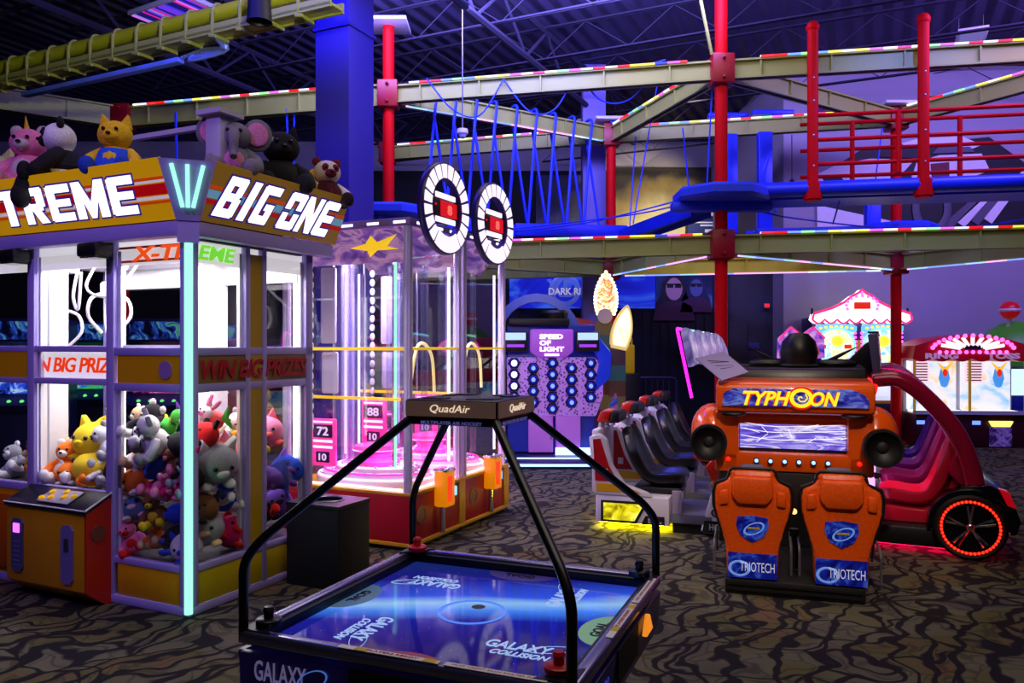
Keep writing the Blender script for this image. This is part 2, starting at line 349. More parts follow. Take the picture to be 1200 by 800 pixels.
beam(c('L', ZL), c('A', ZL), led=RAIN); beam(c('A', ZL), c('Rr', ZL), led=RAIN, g=(.5, .1)); beam(c('N', ZL), c('A', ZL), m=CREAM, ledbot=WHT); beam(c('A', ZL), c('C', ZL), ledbot=WHT)
beam(c('L', ZL), c('N', ZL)); beam(c('N', ZL), c('C', ZL), m=CREAM_LIT, ledbot=WHT); beam(c('C', ZL), c('Rr', ZL), ledbot=WHT); beam(c('K', ZL), c('N', ZL))
beam(c('A', ZU) + Vector((-.12, -.05, .1)), Vector((-.42, -.15, 6.75)), h=.16, w=.1, g=(0, 0))
LR = Vector((-11.0, .9, ZU)); beam(LR, c('Fp', ZU), h=.34, m=CREAM)
# hanging red posts with ball tops, on the near right beam
AR = (cpt('Rr', 0) - cpt('A', 0)); nrm = Vector((AR.y, -AR.x, 0)).normalized()
def onAR(px):  # where the sight line at px meets the A-R beam line
    r = (px - 600) / F; a = Vector(ND['A']); d = Vector(ND['Rr']) - a; t = (r * a.y - a.x) / (d.x - r * d.y); return Vector((*(a + d * t), 0)) + Vector((-2.84, -10.66, 0)) + nrm * .14
BOLT = mat('bolt_grey', (190, 190, 200), .4, .7)
hp = []
for px in (950, 1078):
    p = onAR(px); hp.append(p)
    b = B().cyl(p + Vector((0, 0, 3.6)), p + Vector((0, 0, 5.75)), .07, n=20).sph(p + Vector((0, 0, 5.78)), .085, n=16).cyl(p + Vector((0, 0, 3.5)), p + Vector((0, 0, 3.74)), .12, n=20, bev=.02)
    po = b.build('hanging_post', POLE, course); 
    for z in (3.95, 4.35, 4.8, 5.1): B().sph(p + nrm * .07 + Vector((0, 0, z)), .014, n=8).build('bolt', BOLT, po)
# blue walkway hung below, red railing above it
q0 = onAR(880); q1 = cpt('Rr', 0) + nrm * .14
def tubez(a, b_, z, r, n=8): return [a + Vector((0, 0, z)), b_ + Vector((0, 0, z))]
B().tube(tubez(q0, q1, 3.66, .1), .1, 12).build('walkway_tube', ROYAL, course)
b = B(); d = (q1 - q0)
M = Matrix((d.normalized(), Vector((0, 0, 1)).cross(d.normalized()), Vector((0, 0, 1)))).transposed().to_4x4(); M.translation = q0
B().box(0, d.length, .12, .75, 3.55, 3.62).build('walkway_plank', ROYAL, course, M=M)
def railing(a, e, z0, z1, nr, np_, m=POLE, off=0):
    d = e - a
    for i in range(nr):
        z = z0 + (z1 - z0) * i / (nr - 1); B().tube(tubez(a, e, z, 0), .028, 8).build('rail', m, course)
    for k in range(np_):
        p = a + d * ((k + .5) / np_); B().tube([p + Vector((0, 0, z0 - .15)), p + Vector((0, 0, z1 + .02))], .035, 8).build('baluster', m, course)
up = Vector((-nrm.x, -nrm.y, 0))
railing(hp[0], q1, 3.98, 4.62, 3, 2)
railing(hp[0] + up * .9, q1 + up * .9, 4.0, 4.75, 3, 3)
# platforms
PLATM = mat('blue_platform_canvas', (30, 62, 235), .55)
for n, z, w in (('A', 3.64, .62), ('N', 3.4, .6), ('L', 3.55, .75), ('C', 3.5, .6)):
    p = cpt(n, z); b = B().lathe([(0, -.1), (w, -.1), (w + .04, -.06), (w + .04, .03), (w, .07), (.1, .1), (0, .1)], p, 8, Matrix.Rotation(R(22), 4, 'Z')); b.box(p.x - w - .06, p.x + w + .06, p.y - .09, p.y + .09, p.z - .22, p.z - .1, .02)
    b.build('platform', PLATM, course)
# blue hanging posts at the back and blue plank bridge
for px, z0, z1 in ((853, 3.5, 5.2), (893, 3.5, 5.2), (1018, 2.95, 4.25)):
    r = (px - 600) / F; a = Vector(ND['N']); d = Vector(ND['C']) - a; t = (r * a.y - a.x) / (d.x - r * d.y); p = a + d * t
    B().box(p.x - 2.84 - .12, p.x - 2.84 + .12, p.y - 10.66 - .2, p.y - 10.66 - .06, z0, z1, .02).build('hanging_post', ROYAL, course)
for px in (738, 853, 905, 983):
    r = (px - 600) / F; a = Vector(ND['N']); d = Vector(ND['C']) - a; t = (r * a.y - a.x) / (d.x - r * d.y); p = a + d * t
    B().box(p.x - 3.2, p.x - 2.5, p.y - 10.66 - .12, p.y - 10.66 + .02, 5.5, 5.58, .02).build('light_bracket', ROYAL, course)
def plank(a, e, w, name='plank_bridge', th=.1):
    d = e - a; x = d.normalized(); y = Vector((0, 0, 1)).cross(x).normalized(); z = x.cross(y); M = Matrix((x, y, z)).transposed().to_4x4(); M.translation = a + Vector((-2.84, -10.66, 0))
    b = B().box(0, d.length, -w / 2, w / 2, -th / 2, th / 2, .01)
    for s in (-1, 1): b.box(0, d.length, s * w / 2 - .02, s * w / 2 + .02, -th, th, .01)
    b.build(name, ROYAL, course, M=M)
plank(U(735, 277, 13.2), U(822, 246, 11.2), .3); plank(U(600, 270, 12.6), U(730, 272, 13.6), .25)
plank(U(440, 250, 11.2), U(600, 272, 12.3), .2); plank(U(880, 277, 11.8), U(1040, 272, 12.7), .25)
# wide blue straps looped over the left beam
LNa = Vector((*ND['L'], 0)); LNd = Vector((*ND['N'], 0)) - LNa
STRAP = mat('blue_webbing', (26, 58, 235), .6)
tops = (508, 531, 555, 578, 602, 625, 647, 669, 689)
for i, px in enumerate(tops):
    r = (px - 600) / F; t = (r * LNa.y - LNa.x) / (LNd.x - r * LNd.y); p = LNa + LNd * t; x = LNd.normalized(); y = Vector((-x.y, x.x, 0))
    P = [p - x * .19 - y * .12 + Vector((0, 0, 3.5)), p - x * .05 - y * .11 + Vector((0, 0, ZU - .35)), p - y * .11 + Vector((0, 0, ZU + .12)), p + Vector((0, 0, ZU + .19)), p + x * .02 + y * .11 + Vector((0, 0, ZU + .1)), p + x * .1 + y * .1 + Vector((0, 0, ZU - .4)), p + x * .3 + y * .02 + Vector((0, 0, 3.5))]
    o = B().tube(smooth_path(P, 5), .024, 6).build('strap', STRAP)
    od = ('leftmost', 'second from the left', 'third from the left', 'fourth from the left', 'middle', 'fourth from the right', 'third from the right', 'second from the right', 'rightmost')[i]
    tag(o, f'blue webbing strap looped over the cream beam, {od} of nine', 'strap', 'blue straps hanging from the cream beam')
# thin blue ropes
def rope(pts, label, r=.012, cat='rope', m=None):
    o = B().tube(smooth_path(pts, 6), r, 5).build('rope', m or STRAP); tag(o, label, cat, 'thin blue ropes on the rope course'); return o
rope([U(500, 92, 11.4), U(530, 128, 11.4), U(562, 135, 11.3), U(590, 93, 11.25)], 'slack blue rope drooping from the top left cream beam')
rope([U(590, 93, 11.25), U(620, 130, 11.2), U(650, 128, 11.15), U(675, 86, 11.1)], 'slack blue rope drooping before the lilac column, left of its twin')
rope([U(678, 86, 11.1), U(705, 118, 11.1), U(740, 115, 11.0), U(775, 72, 10.9)], 'slack blue rope drooping just right of the lilac column')
rope([U(595, 272, 12.2), U(680, 262, 12.8), U(745, 248, 12), U(812, 230, 11.0)], 'upper blue hand rope sagging towards the tall red pole')
rope([U(600, 268, 12.2), U(690, 258, 12.6), U(750, 250, 12.2), U(806, 238, 11.0)], 'lower blue hand rope sagging towards the tall red pole')
rope([U(745, 160, 13.8), U(738, 264, 13.4)], 'vertical blue rope behind the short red pole, on its right')
rope([U(770, 100, 13.4), U(742, 262, 13.2)], 'blue rope slanting down right of the short red pole')
rope([U(800, 150, 13.5), U(808, 228, 12)], 'short blue rope above the blue platform, left of the tall red pole')
rope([U(835, 95, 10.8), U(828, 226, 10.8)], 'blue rope close to the left side of the tall red pole')
rope([U(880, 244, 11.2), U(920, 254, 11.2), U(1010, 265, 11.6), U(1048, 266, 12.4)], 'long blue rope slung beneath the blue walkway')
rope([U(1090, 268, 12.4), U(1140, 266, 11.8), U(1205, 256, 11)], 'blue rope slung beneath the walkway at the right edge')
rope([U(985, 232, 10.5), U(976, 262, 11.2)], 'short blue rope tie under the walkway, left one')
rope([U(1034, 150, 12.6), U(1019, 264, 12.4)], 'thin blue rope slanting down beside the square blue post')
rope([U(905, 175, 13), U(896, 210, 12.6), U(910, 248, 12)], 'twisted blue rope hanging beside the blue post')
rope([U(780, 70, 10.9), U(720, 86, 11.2), U(690, 90, 11.3)], 'blue cable lying along the top cream beam')
rope([U(206, 132, 12.4), U(207, 186, 12.4)], 'blue rope hanging beside the white mast on the prize machine', .02)
rope([U(336, 128, 12.1), U(338, 200, 12.1)], 'blue rope hanging left of the blue column, nearer the mast', .015)
rope([U(345, 128, 12.1), U(344, 200, 12.1)], 'blue rope hanging left of the blue column, nearer the column', .015)
# black rope with ball, at the back
o = B().tube([U(928, 158, 12.9), U(928, 212, 12.9)], .008, 5).sph(U(928, 212, 12.9), .04, n=10).build('rope', BLACK); tag(o, 'black cord ending in a small ball before the lilac wall', 'rope')
# overhead trolley track (top left)
a = U(-14, 96, 11.0); e = U(395, -2, 8.35); e.z = a.z = 5.33
tr = thing('overhead_track', 'yellow green overhead trolley track with brackets, running across the top left', 'track', a)
dv = e - a; x = dv.normalized(); y = Vector((0, 0, 1)).cross(x); M = Matrix((x, y, Vector((0, 0, 1)))).transposed().to_4x4(); Ln = dv.length
LIME = mat('lime_pipe_paint', (196, 204, 30), .35); LIME2 = mat('dull_lime_paint', (170, 176, 70), .5)
B().tube([(0, 0, .12), (Ln, 0, .12)], .085, 14).build('pipe', LIME, tr, M=M)
B().box(0, Ln, -.12, .12, -.14, -.11).box(0, Ln, -.12, -.09, -.16, -.05).box(0, Ln, .09, .12, -.16, -.05).build('channel', LIME2, tr, M=M)
for k in range(int(Ln / .42)):
    xx = .2 + k * .42; B().tube(arc((xx, 0, .12), .1, -20, 200, 10, 'yz'), .014, 6).box(xx - .012, xx + .012, -.13, .13, -.19, -.15).box(xx - .012, xx + .012, -.13, -.1, -.16, .12).box(xx - .012, xx + .012, .1, .13, -.16, .12).tube([(xx, -.16, -.2), (xx + .1, -.16, -.22)], .02, 6).build('bracket', LIME2, tr, M=M)
B().box(.8, Ln * .62, -.05, .05, -.36, -.3, .01).build('lower_rail', mat('blue_lit_rail', (110, 140, 235), .35), tr, M=M)  # blue light on the lower rail is put into its colour
b = B()
for k in range(5): b.tube(smooth_path([(Ln * .62 + k * .05, 0, -.3), (Ln * .66, .12 - .05 * k, -.2 - .05 * k), (Ln * .73, .02 * k, -.28), (Ln * .7, -.05, -.1)], 5), .02, 6)
b.build('trolley_hooks', mat('pale_blue_hooks', (140, 165, 230), .3, .5), tr, M=M)
# dark pendant lamp and dome camera
p = U(304, 26, 8.0); t = thing('pendant_lamp', 'black cylindrical pendant lamp left of the blue column top', 'lamp', p)
B().lathe([(0, .4), (.1, .4), (.125, .02), (.13, 0), (.11, 0), (.09, .3), (0, .3)], n=20).build('shade', BLACK, t); B().tube([(0, 0, .38), (0, 0, CEIL - p.z)], .008, 6).build('cord', BLACK, t)
p = U(542, 158, 11.0); t = thing('dome_camera', 'white dome security camera on a long thin rod', 'security camera', p)
B().lathe([(0, .09), (.075, .08), (.08, .02), (.06, 0), (0, 0)], n=20).build('housing', WHITE, t); B().sph((0, 0, 0), .055, n=14).build('dome', mat('smoked_dome', (190, 190, 210), .1), t); B().tube([(0, 0, .08), (0, 0, CEIL - p.z)], .01, 6).build('rod', STEEL, t)
# ================================================================== PLUSH TOYS
def fur(c): 
    k = tuple(int(v) for v in c); return noisy('plush_%d_%d_%d' % k, k, tuple(min(255, int(v * 1.12 + 6)) for v in k), 45, .95, 4, .35)
EYE_M = mat('bead_eye', (8, 8, 10), .15); EYEW = mat('eye_white', (235, 235, 235), .3)
def plush(kind, c, c2, loc, rot, s, label, group=None, c3=None, extra=None):
    """sitting about 1 m tall at s = 1, base at the seat, facing -Y"""
    t = thing('plush_toy', label, 'plush toy', loc, 0, group); t.rotation_euler = rot; t.scale = (s, s, s)
    f, g = fur(c), fur(c2); h = fur(c3 or c2)
    if kind == 'ball':
        b = B().sph((0, 0, .42), .44, (1.1, .95, .98), 20); b.build('body', f, t)
        for x in (-1, 1):
            B().prism([(x * .1, .74), (x * .4, .62), (x * .36, 1.0)], -.08, .08, 'y', .03).build('ear', g, t); B().sph((x * .17, -.38, .5), .05, n=10).build('eye', EYE_M, t)
        B().sph((0, -.4, .38), .12, (1.2, .5, .7), 12).build('muzzle', h, t)
        for x in (-1, 1): B().sph((x * .25, -.25, .08), .13, (1, 1.3, .7), 12).build('foot', g, t)
    elif kind == 'fish':
        B().lathe([(0, -.55), (.14, -.5), (.3, -.25), (.34, .05), (.27, .32), (.12, .55), (0, .62)], (0, 0, .36), 18, Matrix.Rotation(R(90), 4, 'Y')).build('body', f, t)
        B().prism([(.5, .36), (.9, .72), (.78, .36), (.9, .02)], -.05, .05, 'y', .03).build('tail', g, t); B().prism([(-.1, .66), (.22, .66), (.2, .95)], -.04, .04, 'y', .03).build('fin', g, t)
        for y in (-1, 1): B().sph((-.36, y * .2, .46), .06, n=10).build('eye', EYE_M, t)
    else:
        b = B().lathe([(0, 0), (.2, .0), (.3, .12), (.31, .26), (.24, .46), (.15, .56), (0, .58)], n=18)
        for x in (-1, 1): b.tube(smooth_path([(x * .2, 0, .46), (x * .34, -.12, .33), (x * .36, -.26, .2)], 4), [.1] * 4 + [.105] * 4 + [.1], 10).sph((x * .36, -.27, .19), .105, n=12)
        b.sph((0, -.04, .74), .25, (1.08, .95, .95), 18); b.build('body', f, t, sharp=180)
        for x in (-1, 1):
            B().tube([(x * .16, -.05, .12), (x * .24, -.28, .11), (x * .27, -.44, .13)], [.12, .12, .11], 10).sph((x * .27, -.46, .16), .13, (1, .8, 1.15), 12).build('leg', h, t)
            if kind == 'bear': B().sph((x * .2, -.0, .94), .1, (1, .55, 1), 12).build('ear', g, t)
            if kind == 'cat': B().prism([(x * .04, .9), (x * .26, .84), (x * .2, 1.1)], -.06, .05, 'y', .025).build('ear', g, t)
            if kind == 'bunny': B().lathe([(0, 0), (.07, .05), (.09, .25), (.06, .45), (0, .5)], (x * .1, 0, .92), 12, Matrix.Rotation(R(x * 16), 4, 'Y')).build('ear', g, t)
            if kind == 'elephant': B().sph((x * .36, .03, .8), .24, (1, .28, 1.15), 16).build('ear', f, t); B().sph((x * .36, -.035, .8), .18, (1, .16, 1.1), 14).build('ear_lining', g, t)
            B().sph((x * .1, -.26, .8), .032, n=8).build('eye', EYE_M, t)
        if kind == 'elephant': B().tube(smooth_path([(0, -.24, .74), (0, -.42, .62), (0, -.44, .42), (0, -.52, .3)], 4), [.1, .1, .09, .09, .08, .08, .075, .07, .07, .065, .06, .06, .055][:13], 10).build('trunk', f, t)
        else: B().sph((0, -.25, .69), .11, (1.1, .7, .8), 12).build('muzzle', g, t); B().sph((0, -.335, .715), .035, (1.2, .7, .8), 8).build('nose', EYE_M, t)
        B().sph((0, -.17, .28), .2, (.95, .75, 1.05), 14).build('belly', g, t)
    if extra: extra(t, f, g)
    return t
# ================================================================== PRIZE CRANE
CO = Vector((-1.90, 4.614, 0)); RZ = -25.3
CM = Matrix.Translation(CO) @ Matrix.Rotation(R(RZ), 4, 'Z')
cr = thing('crane_machine', 'large glass prize crane with yellow panels, lavender frame and big white sign lettering on top', 'claw machine', CO, RZ)
W, DP = 2.11, 1.11
b = B().box(-W, 0, 0, DP, 0, .055, .008)
for x in (-W + .035, -1.45, -.68):
    b.box(x - .035, x + .035, 0, .07, .05, 2.27, .006)
b.box(-.075, -.02, .0, .05, .05, 2.27, .006).box(-.05, 0, .02, .075, .05, 2.27, .006)
for x, y in ((-.035, DP - .035), (-W + .035, DP - .035)): b.box(x - .035, x + .035, y - .035, y + .035, .05, 2.27, .006)
b.box(-.05, 0, .46, .5, .05, 2.27, .006).box(-.05, 0, .61, .65, .05, 2.27, .006)
for z0, z1 in ((1.54, 1.59), (1.32, 1.37), (.25, .29)):
    b.box(-.67, -.03, .004, .055, z0, z1, .005); b.box(-.055, -.004, .04, DP - .02, z0, z1, .005)
for z0, z1 in ((1.56, 1.6), (.63, .68), (1.35, 1.39)): b.box(-W, -.67, .004, .055, z0, z1, .005)
b.box(-W, -.0, DP - .055, DP, 1.54, 1.59).box(-W, 0, DP - .055, DP, 2.19, 2.27).box(-W, -W + .05, .03, DP, 1.5, 1.58)
b.build('frame', LAV, cr)
B().box(-.62, -.07, .01, .05, .055, .25, .004).build('kick_panel', YEL, cr); B().box(-.62, -.07, .01, .05, 1.37, 1.54).build('bar_panel', YEL, cr)
B().box(-W + .06, -.7, .01, .05, .055, .63).build('kick_panel', YEL, cr); B().box(-W + .06, -1.48, .008, .05, 1.39, 1.56).build('bar_panel', YEL, cr)
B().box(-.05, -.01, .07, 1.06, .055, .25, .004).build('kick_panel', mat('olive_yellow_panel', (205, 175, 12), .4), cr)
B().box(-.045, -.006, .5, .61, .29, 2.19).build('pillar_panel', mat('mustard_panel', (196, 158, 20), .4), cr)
B().box(-.05, -.01, .075, .46, 1.37, 1.54).box(-.05, -.01, .65, 1.06, 1.37, 1.54).box(-.047, -.007, .46, .65, 1.37, 1.54).build('prize_band', mat('tan_band', (150, 120, 60), .4), cr)
REDTX = glow('red_lit_letter', (225, 30, 40), .75); ORTX = glow('orange_red_letter', (240, 60, 10), .9)
text('WIN BIG PRIZES', .95, .12, mat('crimson_letter', (190, 10, 30), .4), cr, face('right', (.0, .57, 1.455)), shear=.25, bold=.02, space=.9)
BARW = mat('white_band', (238, 236, 240), .4, emit=(255, 250, 255), es=.55)
B().box(-1.44, -.69, .06, .075, 1.39, 1.56).build('bar_panel', BARW, cr)
text('WIN BIG PRIZES', 1.02, .1, ORTX, cr, face('front', (-1.12, .058, 1.475)), shear=.2, bold=.02, space=.9)
B().lathe([(0, 0), (.055, 0), (.055, .004), (0, .004)], (-.2, .008, 1.455), 20, Matrix.Rotation(R(90), 4, 'X')).build('round_mark', mat('lilac_reflection', (160, 120, 190), .4), cr)  # purple reflection on the door bar, drawn as a flat disc
# glazing
b = B()
for x0, x1, z0, z1 in ((-.645, -.075, .29, 1.32), (-.645, -.075, 1.59, 2.19), (-1.415, -.715, .68, 1.38), (-1.415, -.715, 1.59, 2.19), (-W + .07, -1.485, .68, 1.38), (-W + .07, -1.485, 1.59, 2.19)):
    B().box(x0, x1, .026, .032, z0, z1).build('pane', GLASS, cr)
for y0, y1 in ((.075, .46), (.65, 1.04)):
    for z0, z1 in ((.29, 1.32), (1.59, 2.19)): B().box(-.032, -.026, y0, y1, z0, z1).build('pane', GLASS, cr)
B().box(-W + .07, -.07, DP - .034, DP - .028, .7, 2.19).build('pane', GLASS, cr)
# white inner lining, header strips, interior posts
b = B()
for x0, x1 in ((-.645, -.62), (-.1, -.08)): b.box(x0, x1, .035, .06, .29, 1.32).box(x0, x1, .035, .06, 1.59, 2.19)
b.box(-1.41, -1.395, .035, .08, .68, 2.19).box(-.75, -.72, .035, .1, .68, 2.19)
b.box(-1.57, -1.49, .16, .3, .66, 2.22, .004).box(-.98, -.74, .9, 1.04, .66, 2.22, .004)
b.box(-.06, -.035, .44, .46, .29, 2.19).box(-.06, -.035, 1.02, 1.04, .29, 2.19).box(-.06, -.035, .65, .67, .29, 2.19)
b.box(-W + .1, -.08, 1.0, 1.05, 1.37, 1.5).box(-W + .1, -.08, 1.0, 1.05, 2.05, 2.2).box(-.64, -.07, .05, .07, 1.565, 1.605).box(-W + .05, -.05, .04, 1.05, 2.2, 2.24)
b.build('lining', mat('white_lining', (240, 240, 245), .5), cr)
b = B()
for x0, y0 in ((-.075, .09), (-.64, .07), (-1.46, .07), (-.74, .87), (-.07, 1.0), (-1.0, .87)): b.cyl((x0, y0, .75), (x0, y0, 2.18), .011, n=8)
b.cyl((-.62, .07, 2.17), (-.1, .07, 2.17), .012, n=8).cyl((-1.4, .07, 2.17), (-.75, .07, 2.17), .012, n=8).cyl((-.07, .1, 2.17), (-.07, 1.0, 2.17), .012, n=8)
b.build('light_tubes', TUBEW, cr)
B().box(-W + .06, -.04, .04, .06, 2.10, 2.25).build('header_strip', BARW, cr); B().box(-.06, -.04, .05, 1.04, 2.10, 2.25).build('header_strip', BARW, cr)
B().box(-.64, -.04, .036, .04, 2.115, 2.13).box(-.64, -.04, .036, .04, 2.2, 2.215).build('header_stripe', mat('orange_print', (240, 120, 20), .4), cr)
text('X-TR', .50, .09, glow('orange_letter', (240, 80, 20), 1), cr, face('front', (-.27, .03, 2.165)), shear=.2, bold=.03); text('EME', .3, .09, glow('green_letter', (120, 220, 60), 1), cr, face('right', (-.03, .25, 2.165)), shear=.2, bold=.03)
# claws and hoses
def claw(x, y, z):
    b = B().box(x - .09, x + .09, y - .09, y + .09, 2.13, 2.2, .01).cyl((x, y, z), (x, y, 2.13), .018, n=10).cyl((x, y, z - .03), (x, y, z + .08), .05, n=16, bev=.01)
    for k in range(3):
        a = k * 2.1 + .5; c, s = math.cos(a), math.sin(a); b.tube(smooth_path([(x + c * .03, y + s * .03, z), (x + c * .13, y + s * .13, z - .04), (x + c * .15, y + s * .15, z - .16), (x + c * .05, y + s * .05, z - .27)], 4), .012, 6)
    b.build('claw', WHITE, cr)
claw(-1.75, .42, 1.86); claw(-1.16, .36, 1.96)
B().tube(smooth_path([(-1.2, .3, 2.16), (-1.1, .15, 2.0), (-1.0, .15, 1.93), (-.85, .18, 1.95), (-.72, .25, 2.15)], 6), .009, 8).tube(smooth_path([(-1.3, .25, 2.18), (-1.3, .2, 1.95), (-1.25, .2, 1.85), (-1.22, .2, 2.1)], 6), .01, 8).build('hose', WHITE, cr)
B().box(-.2, .0, .1, 1.0, 2.23, 2.25).box(-W + .05, -.05, .05, DP - .05, .2, .28).box(-W + .05, -.7, .06, DP - .05, .58, .66).build('deck', mat('deck_grey', (52, 50, 60), .6), cr)
B().cyl((.012, -.012, .03), (.012, -.012, 2.26), .024, n=14).build('neon_tube', NEONG, cr)
# roof, flared signs
B().box(-W, .0, 0, DP + .1, 2.3, 2.33).box(-W - .02, .06, -.06, DP + .16, 2.56, 2.6).build('roof', mat('dark_roof', (60, 55, 90), .6), cr)
def tilt(o, x, y):
    x = Vector(x); y = Vector(y).normalized(); z = x.cross(y); M = Matrix((x, y, z)).transposed().to_4x4(); M.translation = o; return M
SL = math.hypot(.13, .33); MF = tilt((0, -.09, 2.33), (1, 0, 0), (0, -.13, .33)); MR = tilt((.09, 0, 2.33), (0, 1, 0), (.13, 0, .33))
SIGNY = mat('sign_yellow', (205, 150, 10), .4, emit=(225, 165, 10), es=.4); SO = mat('sign_orange', (230, 80, 5), .4, emit=(230, 80, 5), es=.35); SW = mat('sign_white', (235, 225, 230), .4, emit=(235, 225, 230), es=.4); SRD = mat('sign_red', (200, 5, 15), .4, emit=(200, 5, 15), es=.4)
SIGND = mat('sign_yellow_shaded', (150, 112, 30), .35, emit=(170, 125, 25), es=.22)  # right sign's yellow, dimmed in the colour for the different light there
LET = glow('white_sign_letter', (255, 246, 255), 1.5); LETB = mat('indigo_outline', (40, 20, 130), .4, emit=(60, 30, 190), es=.25)
def sign(M, x0, x1, mats, stripes, name='sign_board'):
    s = B().box(x0, x1, 0, SL, -.02, 0).build(name, mats[0], cr, M=M)
    for a, e, k in stripes:
        B().box(x0, x1, SL * a, SL * e, 0, .003).build('stripe', mats[k], s)
    return s
ST = ((.66, .71, 1), (.62, .66, 2), (.42, .60, 3), (.35, .40, 2), (.28, .33, 1))
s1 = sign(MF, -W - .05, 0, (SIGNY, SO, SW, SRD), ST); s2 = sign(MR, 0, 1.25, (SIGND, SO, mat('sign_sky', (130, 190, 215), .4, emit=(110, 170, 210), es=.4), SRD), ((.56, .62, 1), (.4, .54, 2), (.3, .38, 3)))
T = lambda x, y, z: Matrix.Translation((x, y, z))
GLY = {'T': [(0, 1, .77, 1), (.32, .68, 0, 1)], 'R': [(0, .32, 0, 1), (0, .92, .78, 1), (.62, .96, .46, .96), (0, .85, .36, .56), [(.36, .4), (.7, .4), (1, 0), (.64, 0)]],
       'E': [(0, .34, .04, .96), (.08, 1, 0, .22), (.1, .94, .4, .6), (.08, 1, .78, 1)], 'M': [[(0, 0), (.26, 0), (.26, .5), (.43, 0), (.57, 0), (.74, .5), (.74, 0), (1, 0), (1, 1), (.74, 1), (.5, .42), (.26, 1), (0, 1)]],
       'B': [(0, .32, 0, 1), (0, .88, .79, 1), (.6, .94, .54, .96), (0, .88, .4, .6), (.64, 1, .04, .48), (0, .92, 0, .21)], 'I': [(.2, .8, 0, 1)], 'G': [(0, .33, .04, .96), (.06, .98, .78, 1), (.06, .94, 0, .22), (.64, .96, .03, .5), (.5, .96, .36, .53)],
       'O': [(0, .32, .04, .44), (0, .32, .54, .96), (.68, 1, .04, .44), (.68, 1, .54, .96), (.06, .94, .79, 1), (.06, .94, 0, .21)], 'N': [[(0, 0), (.28, 0), (.28, .52), (.7, 0), (1, 0), (1, 1), (.72, 1), (.72, .48), (.3, 1), (0, 1)]], 'X': [[(0, 0), (.36, 0), (1, 1), (.64, 1)], [(.64, 0), (1, 0), (.36, 1), (0, 1)]], '-': [(0, 1, .4, .62)]}
def block_word(t, x0, y0, gw, gh, gap, shear, e, z, m_, par):
    b = B(); x = x0
    for ch in t:
        if ch == ' ': x += gw * .45; continue
        w_ = gw * {'I': .62, '-': .45, 'M': 1.3}.get(ch, 1); q = lambda u, v: (x + u * w_ + shear * v * gh, y0 + v * gh)
        for s_ in GLY[ch]:
            if isinstance(s_, tuple): P = [q(s_[0], s_[2]), q(s_[1], s_[2]), q(s_[1], s_[3]), q(s_[0], s_[3])]
            else: P = [q(*a) for a in s_]
            if e:
                n = len(P); cx = sum(a[0] for a in P) / n; O = []
                ar = sum(P[k][0] * P[(k + 1) % n][1] - P[(k + 1) % n][0] * P[k][1] for k in range(n)); sg_ = 1 if ar > 0 else -1
                for k in range(n):
                    a, c, d = Vector(P[k - 1]), Vector(P[k]), Vector(P[(k + 1) % n]); d1 = (c - a).normalized(); d2 = (d - c).normalized(); n1 = Vector((d1.y, -d1.x)) * sg_; n2 = Vector((d2.y, -d2.x)) * sg_; bs = n1 + n2
                    O.append(tuple(c + bs * (e / max(.35, bs.dot(n1)))))
                P = O
            b.prism(P, z - .003, z, 'z')
        x += w_ + gap
    b.build('lettering', m_, par)
for e, z, m_ in ((.011, .006, LETB), (0, .010, LET)):
    block_word('X-TREME', -1.90, .055, .215, .225, .03, .1, e, z, m_, s1); block_word('BIG ONE', .06, .045, .152, .255, .022, .32, e, z, m_, s2)
b = B().quad((0, -.092, 2.325), (.092, 0, 2.325), (.22, 0, 2.66), (0, -.22, 2.66)).quad((0, -.06, 2.325), (0, -.2, 2.66), (.2, 0, 2.66), (.06, 0, 2.325)).quad((0, -.22, 2.66), (.22, 0, 2.66), (.2, 0, 2.66), (0, -.2, 2.66))
b.box(-W - .02, 0, -.085, .01, 2.24, 2.325, .006).box(-.01, .085, 0, DP + .12, 2.24, 2.325, .006).prism([(0, -.085), (.085, 0), (0, .0)], 2.2, 2.325, 'z').prism([(.0, -.02), (.02, 0), (0, 0)], 2.1, 2.22, 'z')
b.build('corner_fascia', LAV, cr)
c0 = Vector((.046, -.046, 2.325)); dx = Vector((1, 1, 0)).normalized(); up2 = (Vector((.11, -.11, 2.66)) - c0)
for k in (-1, 0, 1):
    p = c0 + up2 * .22 + dx * k * .028; q = c0 + up2 * .92 + dx * k * .085; n_ = Vector((1, -1, -.3)).normalized() * .012
    B().cyl(p + n_, q + n_, .0115, n=10).build('neon_tube', NEONG, cr)
# spotlights under the sign
for x in (-1.52, -.73):
    l = B().cyl((x, -.05, 2.22), (x, -.05, 2.26), .018, n=10).box(x - .09, x + .09, -.13, .0, 2.145, 2.235, .02).build('spotlight', BLACK, cr); B().box(x - .07, x + .07, -.115, -.02, 2.14, 2.145).build('lens', mat('dark_lens', (40, 40, 60), .1), l)
# white mast and rails above
B().box(-.1, .02, .22, .34, 2.6, 3.02, .005).box(-.14, .06, .18, .38, 3.02, 3.05).box(-.9, -.1, .26, .3, 2.96, 2.99).box(-.02, .02, .34, .9, 2.96, 2.99).build('mast', mat('pale_lilac_mast', (190, 185, 225), .5), cr)
